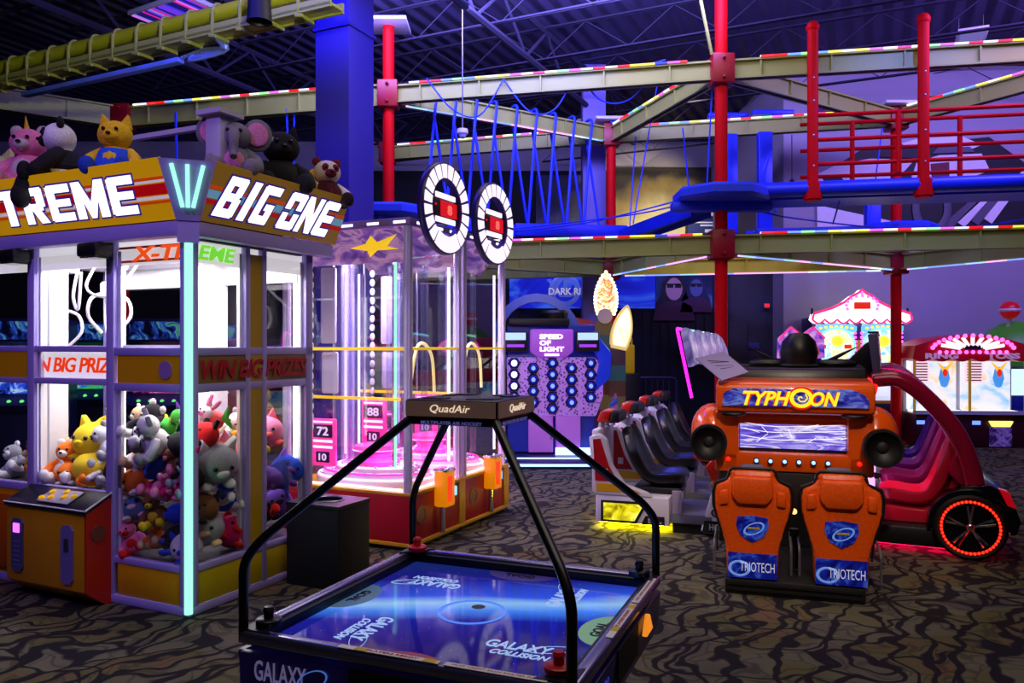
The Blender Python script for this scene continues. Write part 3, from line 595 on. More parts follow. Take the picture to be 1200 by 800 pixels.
# control console
b = B().prism([(-.17, .1), (-.17, .58), (0, .66), (0, 0), (-.04, 0)], -1.43, -.68, 'x', .006); b.build('console', mat('console_yellow', (214, 150, 14), .4), cr)
B().prism([(-.17, .1), (-.17, .59), (0, .67), (0, 0), (-.04, 0)], -.68, -.665, 'x').build('console_side', mat('console_red', (196, 30, 4), .4), cr)
B().prism([(-.182, .575), (-.182, .6), (.0, .685), (.0, .66)], -1.44, -.66, 'x', .004).build('console_top', mat('console_black', (22, 20, 34), .3), cr)
b = B().prism([(-.183, .596), (-.183, .602), (-.182, .602), (-.182, .596)], -1.44, -.66, 'x').cyl((-.66, -.182, .6), (-.66, 0, .685), .006, n=6).cyl((-1.44, -.182, .6), (-.66, -.182, .6), .005, n=6); b.build('console_trim', WHITE, cr)
KB = mat('yellow_push_button', (235, 190, 20), .3, emit=(240, 180, 10), es=.25)
tm = Matrix.Translation((0, -.09, .647)) @ Matrix.Rotation(R(25), 4, 'X')
B().at(tm).box(-1.16, -.86, -.07, .06, 0, .008, .003).build('button_plate', mat('pale_plate', (170, 160, 180), .4), cr)
for x, y in ((-1.11, .02), (-1.06, -.03), (-.99, .035), (-.95, -.015), (-.88, .0), (-1.13, -.045)):
    B().at(tm).cyl((x, y, .004), (x, y, .022), .02, n=16, bev=.004).build('button', KB, cr)
def rplate(x, z0, z1, m_, name):
    return B().prism([(x - .055, z0 + .03), (x - .03, z0), (x + .03, z0), (x + .055, z0 + .03), (x + .055, z1 - .03), (x + .03, z1), (x - .03, z1), (x - .055, z1 - .03)], -.182, -.168, 'y').build(name, m_, cr)
pl = rplate(-1.31, .16, .5, mat('slate_violet_plate', (82, 80, 130), .35), 'coin_plate'); B().box(-1.34, -1.28, -.188, -.18, .41, .47, .004).build('coin_light', glow('violet_light', (205, 90, 255), 2.5), pl)
b = B()
for k in range(6): b.box(-1.34, -1.28, -.185, -.182, .2 + k * .03, .205 + k * .03)
b.build('coin_text', mat('grey_print', (120, 120, 160), .4), pl)
pl = rplate(-.83, .14, .5, mat('lilac_plate', (124, 112, 176), .35), 'card_plate'); B().box(-.85, -.81, -.188, -.18, .34, .42, .004).build('card_slot', mat('dark_slot', (50, 50, 70), .3), pl)
B().lathe([(0, 0), (.05, 0), (.05, .005), (0, .005)], (-.664, -.09, .45), 20, Matrix.Rotation(R(90), 4, 'Y')).build('round_mark', mat('rust_badge', (120, 60, 50), .4), cr)
B().box(-2.1, -1.5, -.02, .0, .1, .6, .01).build('kick_panel', mat('orange_kick', (196, 90, 10), .4), cr)
B().box(-.6, -.57, -.002, .0, .72, .86).build('door_lock', STEEL, cr)
# plush on the roof
LW = lambda x, y, z: CM @ Vector((x, y, z))
rzc = R(RZ)
def spots(t, f, g):
    r_ = random.Random(3); b = B()
    for _ in range(26):
        a, e = r_.uniform(0, 6.28), r_.uniform(-.3, 1.3); b.sph((.485 * math.cos(a) * math.cos(e), .42 * math.sin(a) * math.cos(e), .42 + .432 * math.sin(e)), .03, n=8)
    b.build('spots', fur((190, 150, 120)), t)
plush('ball', (205, 198, 150), (205, 198, 150), LW(-1.874, .02, 2.63), (0, 0, rzc + .5), .34, 'cream speckled round plush at the left end of the sign top', 'plush toys on the crane roof', extra=spots)
def horn(t, f, g): B().cyl((0, -.08, .95), (0, -.12, 1.16), .045, .004, n=10).build('horn', mat('gold_cloth', (235, 180, 20), .5), t)
plush('bear', (222, 120, 165), (190, 175, 185), LW(-1.457, .0, 2.63), (0, 0, rzc + .5), .42, 'pink plush unicorn with a gold horn sitting above the big sign letters', 'plush toys on the crane roof', (205, 130, 185), horn)
def pandaleg(t, f, g):
    for x in (-1, 1): B().sph((x * .1, -.235, .8), .075, (1, .55, 1.1), 10).build('eye_patch', fur((14, 14, 18)), t)
    B().tube(smooth_path([(.16, -.1, .14), (.18, -.4, .1), (.18, -.5, -.12)], 4), [.13] * 9, 10).sph((.18, -.52, -.2), .16, (1, .9, 1.2), 12).build('hanging_leg', fur((14, 14, 18)), t)
    B().lathe([(.3, .2), (.335, .28), (.3, .4), (.2, .54)], n=18).build('shirt', fur((18, 18, 24)), t)
    for x in (-1, 1): B().tube(smooth_path([(x * .19, 0, .48), (x * .345, -.12, .34), (x * .365, -.27, .2)], 4), .113, 10).sph((x * .365, -.28, .19), .118, n=12).build('sleeve', fur((18, 18, 24)), t)
plush('bear', (222, 222, 228), (14, 14, 18), LW(-1.126, .0, 2.63), (0, 0, rzc - .75), .42, 'black and white plush panda dangling a leg over the big sign', 'plush toys on the crane roof', (14, 14, 18), pandaleg)
def overalls(t, f, g): B().lathe([(.25, -.005), (.325, .1), (.335, .26), (.26, .47), (.24, .5)], n=18).build('overalls', fur((30, 80, 215)), t)
plush('cat', (222, 180, 20), (222, 180, 20), LW(-.62, .0, 2.62), (0, 0, rzc + .55), .38, 'yellow plush cat in a blue top sitting left of the white mast', 'plush toys on the crane roof', (25, 60, 170), overalls)
plush('elephant', (112, 108, 128), (205, 120, 170), LW(.0, .36, 2.63), (0, 0, rzc + .75), .38, 'grey plush elephant with pink soles right of the white mast', 'plush toys on the crane roof', (120, 112, 130))
plush('cat', (18, 18, 24), (18, 18, 24), LW(-.02, .80, 2.6), (0, 0, rzc + .9), .46, 'black plush cat sitting above the right hand sign letters', 'plush toys on the crane roof', (24, 24, 30))
plush('ball', (225, 180, 20), (225, 180, 20), LW(-.04, 1.03, 2.61), (0, 0, rzc + 1.2), .26, 'small yellow plush squeezed behind the black plush cat', 'plush toys on the crane roof', (20, 20, 20))
def pandaeyes(t, f, g):
    for x in (-1, 1): B().sph((x * .1, -.235, .8), .075, (1, .55, 1.1), 10).build('eye_patch', fur((120, 20, 40)), t)
    B().lathe([(.3, .02), (.335, .2), (.3, .4), (.16, .58)], n=18).build('shirt', fur((70, 12, 30)), t)
plush('bear', (225, 210, 215), (110, 20, 40), LW(.06, 1.19, 2.58), (0, 0, rzc + 1.0), .36, 'white plush panda in a maroon top at the far right end of the sign', 'plush toys on the crane roof', (34, 16, 26), pandaeyes)
# the heap of prizes behind the glass
PC = {'yellow': (240, 200, 30), 'orange': (230, 110, 20), 'white': (235, 232, 232), 'black': (16, 16, 20), 'grey': (150, 150, 160), 'pink': (240, 130, 170), 'magenta': (225, 20, 110), 'blue': (20, 70, 200), 'green': (70, 180, 60), 'coral': (240, 90, 90), 'brown': (110, 66, 34), 'red': (210, 20, 26), 'teal': (30, 130, 170), 'purple': (110, 60, 180), 'tan': (210, 170, 130)}
heap = [  # x, y, z, kind, colour, second colour, size, label
 (-1.33, .16, .68, 'bear', 'orange', 'white', .27, 'orange and white plush lion at the left of the centre window, lowest'),
 (-1.2, .27, .82, 'ball', 'yellow', 'yellow', .3, 'big yellow plush heaped at the back of the centre window'),
 (-1.08, .15, .68, 'fish', 'yellow', 'yellow', .3, 'yellow plush fish lying along the bottom of the centre window'),
 (-.92, .24, .84, 'bear', 'white', 'grey', .26, 'white plush bear near the right side of the centre window'),
 (-.83, .14, .68, 'ball', 'black', 'white', .24, 'black plush penguin in the lower right of the centre window'),
 (-1.0, .4, .92, 'ball', 'orange', 'white', .22, 'orange and white plush on top of the centre window heap'),
 (-.80, .34, .98, 'bear', 'tan', 'white', .22, 'tan plush bear at the top right of the centre window heap'),
 (-1.38, .3, .86, 'cat', 'tan', 'tan', .2, 'tan plush cat at the top left of the centre window heap'),
 (-.98, .12, .67, 'cat', 'white', 'orange', .2, 'small white and orange plush cat low in the centre window, left of the penguin'),
 (-1.24, .13, .67, 'ball', 'orange', 'white', .17, 'small orange plush fox at the bottom of the centre window, right of the lion'),
 (-1.12, .36, 1.0, 'cat', 'yellow', 'yellow', .22, 'yellow plush cat topping the back of the centre window heap'),
 (-.78, .2, .86, 'ball', 'black', 'grey', .2, 'black round plush at the right edge of the centre window'),
 (-1.72, .24, .82, 'ball', 'brown', 'tan', .24, 'brown round plush in the dim left window, above the others'),
 (-1.6, .2, .68, 'ball', 'yellow', 'orange', .26, 'yellow plush in the dim left window, right one of two'),
 (-1.88, .2, .68, 'bear', 'grey', 'white', .26, 'grey plush in the dim left window, left one of two'),
 (-.58, .16, .98, 'bear', 'black', 'white', .3, 'black plush bear at the top left behind the glass door'),
 (-.40, .14, .94, 'cat', 'white', 'grey', .3, 'white and grey plush cat lying across the top behind the glass door'),
 (-.24, .26, 1.06, 'bunny', 'white', 'pink', .2, 'small white plush rabbit at the top right behind the glass door'),
 (-.4, .34, 1.08, 'fish', 'green', 'purple', .2, 'green plush fish on top of the heap behind the glass door'),
 (-.2, .12, .92, 'fish', 'black', 'magenta', .24, 'black and pink plush fish at the right edge of the glass door'),
 (-.56, .13, .82, 'bear', 'white', 'tan', .24, 'white plush dog at the left edge of the glass door, upper middle'),
 (-.56, .12, .66, 'ball', 'orange', 'white', .22, 'orange and white plush fox at the left edge of the glass door'),
 (-.36, .13, .78, 'fish', 'blue', 'teal', .24, 'blue plush fish under the white cat behind the glass door'),
 (-.38, .12, .64, 'bear', 'magenta', 'pink', .26, 'magenta plush bear in the middle of the glass door'),
 (-.2, .12, .66, 'ball', 'magenta', 'pink', .22, 'magenta round plush at the right of the glass door'),
 (-.24, .14, .80, 'bear', 'brown', 'pink', .2, 'brown plush bear at the right of the glass door, above the magenta ball'),
 (-.56, .12, .50, 'ball', 'teal', 'white', .22, 'teal plush at the left of the glass door, low down'),
 (-.38, .12, .50, 'bear', 'brown', 'yellow', .22, 'brown plush bear low in the middle of the glass door'),
 (-.2, .12, .50, 'fish', 'blue', 'yellow', .22, 'blue and yellow plush fish low at the right of the glass door'),
 (-.56, .12, .31, 'bear', 'pink', 'red', .22, 'pink plush bear in the bottom left corner of the glass door'),
 (-.4, .12, .34, 'bunny', 'orange', 'tan', .2, 'orange plush rabbit at the bottom middle of the glass door'),
 (-.24, .12, .31, 'ball', 'black', 'blue', .24, 'black plush in the bottom right corner of the glass door'),
 (-.12, .2, .98, 'ball', 'red', 'black', .2, 'red plush on top of the heap, first pane right of the neon corner'),
 (-.2, .36, 1.04, 'fish', 'coral', 'green', .24, 'coral plush fish sticking up over the heap, near right pane'),
 (-.14, .30, .74, 'ball', 'grey', 'white', .34, 'big grey plush shark with a white eye patch, near right pane'),
 (-.18, .46, .78, 'ball', 'coral', 'pink', .3, 'coral pink round plush beside the big grey shark'),
 (-.12, .14, .74, 'bear', 'black', 'grey', .26, 'black plush bear right beside the neon corner, near right pane'),
 (-.12, .16, .52, 'ball', 'brown', 'black', .24, 'dark brown plush beside the neon corner, below the black bear'),
 (-.12, .38, .56, 'bear', 'blue', 'white', .24, 'blue plush bear below the coral round plush'),
 (-.12, .24, .36, 'ball', 'grey', 'tan', .28, 'grey plush low in the near right pane'),
 (-.12, .40, .32, 'ball', 'magenta', 'red', .26, 'magenta plush in the bottom corner of the near right pane'),
 (-.12, .13, .3, 'ball', 'white', 'blue', .22, 'white plush at the bottom beside the neon corner'),
 (-.16, .84, .9, 'ball', 'pink', 'coral', .28, 'pink round plush on top of the heap in the far right pane'),
 (-.14, .70, .86, 'bear', 'black', 'yellow', .24, 'black and yellow plush bear in the far right pane, left of the pink ball'),
 (-.12, .74, .62, 'fish', 'purple', 'blue', .26, 'purple plush fish in the far right pane'),
 (-.12, .92, .64, 'ball', 'blue', 'purple', .26, 'dark blue plush in the far right pane, below the pink ball'),
 (-.12, .76, .4, 'bear', 'black', 'red', .26, 'black plush bear low in the far right pane'),
 (-.12, .94, .4, 'ball', 'purple', 'black', .26, 'dark purple plush low at the far end of the right side'),
 (-.34, .42, .9, 'ball', 'yellow', 'orange', .28, 'yellow plush deep in the heap behind the white cat'),
 (-.36, .7, .94, 'bear', 'white', 'grey', .28, 'white plush bear deep in the heap beyond the mustard pillar'),
 (-.55, .36, .9, 'bear', 'green', 'yellow', .26, 'green plush bear deep behind the glass door'),
]
rr = random.Random(11)
for x, y, z, kd, c1, c2, s, lb in heap:
    side = y > .2 and x > -.2
    rot = (rr.uniform(-.5, .4), rr.uniform(-.6, .6), rzc + (R(70) if side else 0) + rr.uniform(-.5, .5))
    plush(kd, PC[c1], PC[c2], LW(x, y, z), rot, s * (1.02 if -1.45 < x < -.7 else .92), lb, 'plush prizes heaped in the crane')
# ================================================================== BIN
bn = thing('litter_bin', 'square black litter bin with a round hole in its top, beside the crane', 'litter bin', (-1.13, 5.10, 0), RZ)
b = B().box(-.43, 0, 0, .346, .0, .53, .006); b.build('body', mat('bin_black', (11, 10, 17), .6), bn)
NB = 28; b = B(); c_ = (-.215, .173); 
outer = []
for i in range(NB):
    a = 2 * PI * i / NB; dx_, dy_ = math.cos(a), math.sin(a); k = 1 / max(abs(dx_) / .22, abs(dy_) / .178); outer.append((c_[0] + dx_ * k, c_[1] + dy_ * k))
inner = [(c_[0] + .1 * math.cos(2 * PI * i / NB), c_[1] + .1 * math.sin(2 * PI * i / NB)) for i in range(NB)]
for i in range(NB):
    j = (i + 1) % NB; b.quad((*outer[i], .552), (*outer[j], .552), (*inner[j], .552), (*inner[i], .552)); b.quad((*inner[i], .552), (*inner[j], .552), (*inner[j], .531), (*inner[i], .531)); b.quad((*outer[i], .53), (*outer[j], .53), (*outer[j], .552), (*outer[i], .552))
b.build('lid', mat('bin_lid', (24, 22, 34), .4), bn); B().ring((*c_, .553), .1, .006).build('hole_rim', mat('rim_grey', (70, 66, 86), .3), bn)
B().lathe([(0, .0), (.098, 0)], (*c_, .5315), 24).build('dark_inside', mat('void_black', (3, 3, 4), .9), bn)
# ================================================================== AIR HOCKEY
HC = Vector((-.125, 2.447, 0)); HR = -22
ah = thing('air_hockey_table', 'four sided air hockey table glowing blue, with bent black posts holding a scoreboard', 'air hockey table', HC, HR)
h = .4825
SPACE = mat('space_print', (20, 12, 44), .3); N, L, bs = nodes_of(SPACE)
def nebula(m, s_em, st, sc=(2.2, 5, 2), band=False):
    N, L, b = nodes_of(m); t = N.new('ShaderNodeTexCoord'); mp = N.new('ShaderNodeMapping'); mp.inputs['Scale'].default_value = sc; mp.inputs['Rotation'].default_value = (0, 0, R(-22)); n = N.new('ShaderNodeTexNoise'); n.inputs['Detail'].default_value = 3; n.inputs['Scale'].default_value = 1
    r = N.new('ShaderNodeValToRGB'); ramp(r, st); v = N.new('ShaderNodeTexVoronoi'); v.inputs['Scale'].default_value = 46; r2 = N.new('ShaderNodeValToRGB'); ramp(r2, [(.03, (210, 225, 255)), (.07, (0, 0, 0))])
    a = N.new('ShaderNodeMix'); a.data_type = 'RGBA'; a.blend_type = 'ADD'; a.inputs[0].default_value = .8
    L.new(t.outputs['Object'], mp.inputs[0]); L.new(mp.outputs[0], n.inputs['Vector']); L.new(n.outputs['Fac'], r.inputs['Fac']); L.new(t.outputs['Object'], v.inputs['Vector']); L.new(v.outputs['Distance'], r2.inputs['Fac'])
    if band:  # a streak of light printed across the table, wavering with the noise
        for l_ in list(r.inputs['Fac'].links): L.remove(l_)
        m2 = N.new('ShaderNodeMapping'); m2.inputs['Rotation'].default_value = (0, 0, R(-22)); s2 = N.new('ShaderNodeSeparateXYZ'); ma = N.new('ShaderNodeMath'); ma.operation = 'MULTIPLY_ADD'; ma.inputs[1].default_value = .8; mb = N.new('ShaderNodeMath'); mb.operation = 'MULTIPLY_ADD'; mb.inputs[1].default_value = .16
        L.new(t.outputs['Object'], m2.inputs[0]); L.new(m2.outputs[0], s2.inputs[0]); L.new(s2.outputs[1], ma.inputs[0]); ma.inputs[2].default_value = .49; L.new(n.outputs['Fac'], mb.inputs[0]); L.new(ma.outputs[0], mb.inputs[2]); L.new(mb.outputs[0], r.inputs['Fac'])
    L.new(r.outputs[0], a.inputs[6]); L.new(r2.outputs[0], a.inputs[7]); L.new(a.outputs[2], b.inputs['Emission Color']); b.inputs['Emission Strength'].default_value = s_em
nebula(SPACE, .035, [(.35, (20, 8, 60)), (.6, (60, 40, 160)), (.75, (30, 20, 90))])
b = B().prism([(-h, .62), (h, .62), (h + .012, .758), (-h - .012, .758)], -h, h, 'y', .006).box(-h, h, -h - .01, h + .01, .63, .758, .01); b.build('cabinet', SPACE, ah)
B().loft([[(-.3, -.3, 0), (.3, -.3, 0), (.3, .3, 0), (-.3, .3, 0)], [(-.3, -.3, .3), (.3, -.3, .3), (.3, .3, .3), (-.3, .3, .3)], [(-.44, -.44, .62), (.44, -.44, .62), (.44, .44, .62), (-.44, .44, .62)]]).build('pedestal', mat('navy_pedestal', (16, 14, 30), .4), ah)
PF = mat('playfield_glow', (10, 10, 30), .05); PF.node_tree.nodes['Principled BSDF'].inputs['Specular IOR Level'].default_value = .16; nebula(PF, .78, [(.0, (14, 12, 60)), (.34, (30, 18, 120)), (.5, (28, 34, 165)), (.58, (70, 140, 255)), (.64, (150, 205, 255)), (.7, (50, 90, 235)), (.85, (30, 26, 140)), (1, (24, 40, 120))], (.7, 3.2, 1), True)
pf = B().box(-h + .035, h - .035, -h + .035, h - .035, .76, .77).build('playfield', PF, ah)
ICE = glow('pale_blue_print', (170, 200, 255), .8)
B().ring((0, 0, .771), .105, .0035, n=48).ring((0, 0, .771), .1, .0015, n=48).build('centre_ring', glow('ring_blue', (90, 140, 255), .9), pf); B().lathe([(0, .0), (.022, 0)], (0, .05, .7715), 20).build('centre_dot', mat('dark_dot', (10, 10, 40), .3), pf)
for k in range(4):
    Mk = Matrix.Rotation(R(-90 * k), 4, 'Z')
    text('GALAXY', .19, .05, ICE, pf, Mk @ T(.24, -.21, .7715), shear=.1, bold=.01); text('COLLISION', .17, .03, ICE, pf, Mk @ T(.262, -.262, .7715), shear=.3, bold=.02)
    B().ring((.33, -.2, .772), .06, .0025, Matrix.Rotation(R(25), 4, 'Z') @ Matrix.Diagonal((1.1, .4, .3, 1)), 28, 6).at(Matrix()).build('orbit', ICE, pf, M=Mk)
    gm = (glow('goal_red', (120, 40, 60), .8), glow('goal_steel', (70, 100, 130), .8), glow('goal_violet', (50, 40, 110), .8), glow('goal_green', (110, 150, 120), .9))[k]
    g = B().at(Mk).prism([(.125 * math.cos(R(a)), -.438 + .085 * math.sin(R(a))) for a in range(0, 181, 12)], .7704, .7714, 'z').build('goal_mark', gm, pf)
    text('GOAL', .115, .034, mat('goal_black', (8, 8, 10), .4), g, Mk @ T(0, -.41, .772), bold=.03)
    # rail: aluminium edge, cushion, sticker
    rl = B().at(Mk).box(-h, h, -h - .012, -h + .028, .775, .812, .012, 3).build('rail', mat('brushed_rail', (150, 148, 190), .25, .9), ah)
    B().at(Mk).box(-h + .03, h - .03, -h + .022, -h + .042, .765, .8, .006).build('cushion', BLACK, rl)
    if k in (0, 3):
        B().at(Mk).box(-.16, .135, -h - .009, -h + .012, .8125, .814).box(.15, .42, -h - .009, -h + .012, .8125, .814).build('sticker', mat('sticker_white', (245, 242, 248), .5), rl)
        [B().at(Mk).box(xa, xa + .036, -h - .009, -h + .012, .814, .8145).build('sticker_patch', mat('sticker_yellow', (220, 190, 20), .5), rl) for xa in (-.11, .09)]
        text('MUST CREDIT EACH SIDE PER PLAY', .23, .008, mat('sticker_red', (190, 20, 40), .5), rl, Mk @ T(.285, -h + .002, .8145)); text('PLAYERS READY', .15, .010, mat('sticker_red', (190, 20, 40), .5), rl, Mk @ T(.0, -h + .002, .8147), bold=.02)
    # bent post
    B().at(Mk).tube(fillet([(-h + .005, -h + .005, .78), (-h + .005, -h + .005, 1.0), (-h + .04, -h + .04, 1.06), (-.135, -.135, 1.385)], .07, 6), .0135, 12).build('post', mat('post_black', (16, 14, 22), .3), ah)
    B().at(Mk).prism([(-h, -h), (-h + .1, -h), (-h, -h + .1)], .81, .816, 'z').build('corner_plate', mat('corner_dark', (30, 26, 44), .3), ah)
    # goal slot and pocket
    B().at(Mk).box(-.12, .12, -h - .016, -h - .01, .67, .765).build('pocket', mat('pocket_black', (6, 5, 12), .5), ah)
text('GALAXY', .17, .055, mat('pale_lettering', (150, 140, 190), .4, emit=(150, 140, 200), es=.25), ah, face('front', (-.34, -h - .013, .715)), bold=.01); text('COLLISION', .17, .035, mat('pale_lettering'), ah, face('front', (-.3, -h - .013, .665)), shear=.3, bold=.02)
B().ring((-.235, -h - .014, .715), .045, .003, Matrix.Rotation(R(90), 4, 'X') @ Matrix.Rotation(R(25), 4, 'Z') @ Matrix.Diagonal((1.1, .5, .5, 1)), 28, 6).build('orbit', glow('orbit_blue', (80, 130, 235), .5), ah)
text('EACH PLAYER GETS\nTHEIR OWN GOAL', .2, .05, mat('dim_lettering', (120, 110, 150), .4), ah, face('front', (.27, -h - .013, .72)), bold=.01)
text('GALAXY', .18, .06, mat('blue_lettering', (60, 80, 200), .4, emit=(50, 70, 220), es=.4), ah, face('right', (h + .012, -.3, .70)), bold=.01)
hd = B().prism([(.18, .70), (.27, .70), (.225, .76)], h + .012, h + .03, 'x', .004).prism([(.2, .708), (.25, .708), (.225, .74)], h + .03, h + .032, 'x').build('coin_entry', mat('orange_glow_entry', (150, 60, 10), .3, emit=(255, 150, 40), es=.8), ah)
# scoreboard
sb = B().box(-.15, .15, -.15, .15, 1.378, 1.44, .006).box(-.145, .145, -.145, .145, 1.365, 1.38).build('scoreboard', mat('scoreboard_shell', (26, 22, 36), .35), ah)
for k in range(4):
    Mk = Matrix.Rotation(R(-90 * k), 4, 'Z'); B().at(Mk).box(-.145, .145, -.1535, -.15, 1.39, 1.436).build('score_panel', mat('bronze_panel', (150, 118, 104), .4, .1, emit=(110, 84, 74), es=.25), sb)
    text('QuadAir', .13, .026, mat('panel_white', (225, 215, 205), .4, emit=(255, 230, 200), es=.8), sb, Mk @ face('front', (0, -.155, 1.413)), shear=.25, bold=.0); text('MULTIPLAYER AIR HOCKEY', .2, .010, mat('lip_white', (150, 150, 200), .4, emit=(120, 120, 220), es=.3), sb, Mk @ face('front', (0, -.1465, 1.372)), bold=.02)
    for x in (-.07, .07): B().at(Mk).box(x - .035, x + .035, -.12, -.08, 1.44, 1.443).build('vent', BLACK, sb)
# mallets resting in the corners
for x, y, c_, nm in ((-.43, -.43, (20, 18, 30), 'black mallet on the near left corner of the hockey table'), (.43, -.43, (200, 20, 16), 'red mallet on the near right corner of the hockey table'), (-.43, .43, (230, 20, 10), 'red mallet on the far left corner of the hockey table'), (.43, .43, (18, 18, 34), 'black mallet on the far right corner of the hockey table')):
    p = Matrix.Translation(HC) @ Matrix.Rotation(R(HR), 4, 'Z') @ Vector((x, y, .8165)); t = thing('mallet', nm, 'air hockey mallet', p, 0, 'hockey mallets')
    mm = mat('mallet_%d' % c_[0], c_, .3); B().lathe([(0, 0), (.034, 0), (.036, .004), (.036, .016), (.03, .02), (0, .02)], n=24).build('base', mm, t); B().lathe([(.014, .018), (.013, .03), (.017, .042), (.012, .05), (0, .052)], n=18).build('knob', mm, t)
# ================================================================== COIN PUSHERS
PO = Vector((-.79, 6.07, 0))
MAG = glow('magenta_led', (255, 40, 170), 2.2); PINKW = glow('pink_white_light', (255, 190, 250), 2.2)
CANOPY = screen_mat('canopy_print', [(.3, (80, 40, 140)), (.45, (150, 90, 200)), (.52, (225, 160, 215)), (.6, (110, 60, 170)), (.72, (180, 120, 190))], (3, 3, 6), .55, 1.2)
PRED = mat('crimson_panel', (176, 14, 34), .35); PYEL = mat('amber_trim', (222, 160, 30), .35); YBAR = mat('yellow_bar', (245, 200, 30), .3, emit=(245, 195, 20), es=.5)
def pusher(k):
    t = thing('coin_pusher', ('tall glass coin pusher nearest the crane, with its ring shaped score display', 'tall glass coin pusher farther from the crane, with its ring shaped score display')[k], 'coin pusher', PO + uv_ * (.88 * k), RZ, 'coin pushers with ring displays')
    X0 = -1.3; Y0, Y1 = .0, .875
    B().box(X0, -.0, Y0, Y1, .06, .44, .01).build('base', PRED, t); B().box(X0 + .04, -.04, Y0 + .03, Y1 - .03, 0, .06).build('plinth', BLACK, t)
    b = B().box(X0 - .01, .012, Y0 - .003, Y1, .035, .065, .004).box(X0 - .01, .012, Y0 - .003, Y1, .43, .455, .004).box(-.03, .012, Y1 - .1, Y1, .06, .44, .004); b.build('trim', PYEL, t)
    # emblem, token box, chute
    B().lathe([(0, 0), (.075, 0), (.075, .006), (.06, .006), (.055, .002), (0, .002)], (.001, .16, .26), 24, Matrix.Rotation(R(90), 4, 'Y')).build('emblem', mat('maroon_emblem', (120, 50, 70), .3, .3), t)
    tb = B().box(.0, .12, .36, .5, .29, .58, .012).build('token_box', mat('amber_lit_box', (230, 130, 10), .3, emit=(255, 150, 10), es=.5), t)
    B().box(.12, .123, .375, .45, .33, .54).build('token_face', mat('red_lit_face', (230, 30, 10), .3, emit=(255, 40, 10), es=.9), tb); B().box(-.005, .125, .355, .505, .575, .6, .005).build('token_cap', CHROME, tb)
    B().cyl((.04, .43, .07), (.04, .43, .29), .022, n=12).build('chute', CHROME, t)
    B().box(.0, .03, .62, .7, .33, .41, .01).build('ticket_light', glow('cyan_ticket_light', (120, 200, 255), 1.5), t)
    # posts
    for (x, y) in ((-.045, .045), (-.045, Y1 - .045), (X0 + .045, .045), (X0 + .045, Y1 - .045)):
        B().cyl((x, y, .45), (x, y, 2.54), .036, n=16).cyl((x + .04, y - .035, .45), (x + .035, y - .035, 2.5), .011, n=10).build('post', mat('pale_violet_chrome', (228, 216, 252), .25, .35), t)
    for (x, y) in ((-.1, .1), (-.1, Y1 - .1), (X0 + .1, Y1 - .1), (X0 + .1, .1)): B().cyl((x, y, .6), (x, y, 2.28), .012, n=8).build('light_tube', glow('violet_white_fill', (235, 215, 255), 2.4), t)  # glowing tubes added beside the posts to brighten the interior
    # roof and canopy prints
    r = B().box(X0, .0, Y0, Y1, 2.54, 2.6, .012).build('roof', mat('mauve_roof', (150, 120, 200), .5), t)
    b = B()
    for i in range(5): b.box(-.15 - i * .25, -.04 - i * .25, -.004, .02, 2.555, 2.575)
    for i in range(3): b.box(-.02, .004, .1 + i * .26, .24 + i * .26, 2.555, 2.575)
    b.build('roof_lights', glow('cool_white_dash', (225, 225, 255), 2.2), r)
    cp = B().quad((X0 + .05, .05, 2.54), (-.05, .05, 2.54), (-.16, .22, 2.28), (X0 + .16, .22, 2.28)).quad((-.05, .05, 2.54), (-.05, Y1 - .05, 2.54), (-.22, Y1 - .16, 2.28), (-.16, .22, 2.28)).build('canopy', CANOPY, t)
    if k == 0:
        st = [(-.66, 2.40), (-.5, 2.43), (-.42, 2.5), (-.38, 2.44), (-.17, 2.5), (-.3, 2.4), (-.2, 2.37), (-.4, 2.37), (-.5, 2.31), (-.5, 2.37)]
        B().prism([(x, (z - 2.41)) for x, z in st], -.004, .0, 'y', T=Matrix.Translation((0, .125, 2.41)) @ Matrix.Rotation(R(33), 4, 'X')).build('canopy_splash', mat('yellow_splash', (250, 210, 20), .4, emit=(250, 205, 20), es=.8), cp)
    # glazing
    for (x0, x1, y0, y1) in ((X0 + .08, -.08, .028, .034), (-.034, -.028, .08, Y1 - .08), (X0 + .028, X0 + .034, .08, Y1 - .08)): B().box(x0, x1, y0, y1, .46, 2.53).build('pane', GLASS, t)
    for z, in ((1.575,), (1.17,)):
        d = 0 if z > 1.3 else .12
        b = B().box(X0 + .06, -.06 - d, .012 + d, .028 + d, z - .012, z + .012); 
        if not d: b.box(-.03, -.012, .06, Y1 - .06, z - .01, z + .01)
        b.build('rail_bar', YBAR, t)
    # lit coin table: terraces, turret, lights
    b = B().lathe([(0, .0), (.56, 0), (.56, .05), (.5, .055), (.5, .09), (.38, .1), (.38, .13), (0, .14)], (-.62, .44, .45), 40, Matrix.Diagonal((1, .68, 1, 1))); b.build('coin_table', mat('white_coin_table', (235, 225, 240), .25), t)
    r_ = random.Random(5 + k); b = B()
    for _ in range(150):
        a = r_.uniform(0, 6.28); q = .54 * math.sqrt(r_.random()); x, y = -.62 + q * math.cos(a), .44 + .66 * q * math.sin(a); z = .45 + (.055 if q > .5 else .095 if q > .38 else .142); b.cyl((x, y, z), (x + .002, y, z + .005), .019, n=10)
    o = b.build('coins', mat('silver_coin', (225, 215, 235), .2, .9), t, kind='stuff')
    for R1, zz, m_ in ((.54, .512, PINKW), (.485, .55, MAG), (.365, .59, PINKW)): B().ring((-.62, .44, zz), R1, .009, Matrix.Diagonal((1, .68, 1, 1)), 40, 6).build('light_ring', m_, t)
    B().lathe([(.2, 0), (.2, .04), (.13, .07), (.13, .1), (.2, .13), (.18, .17), (.06, .19), (0, .19)], (-.62, .44, .585), 24).build('turret', mat('rose_turret', (240, 70, 150), .2, emit=(255, 50, 150), es=.5), t)
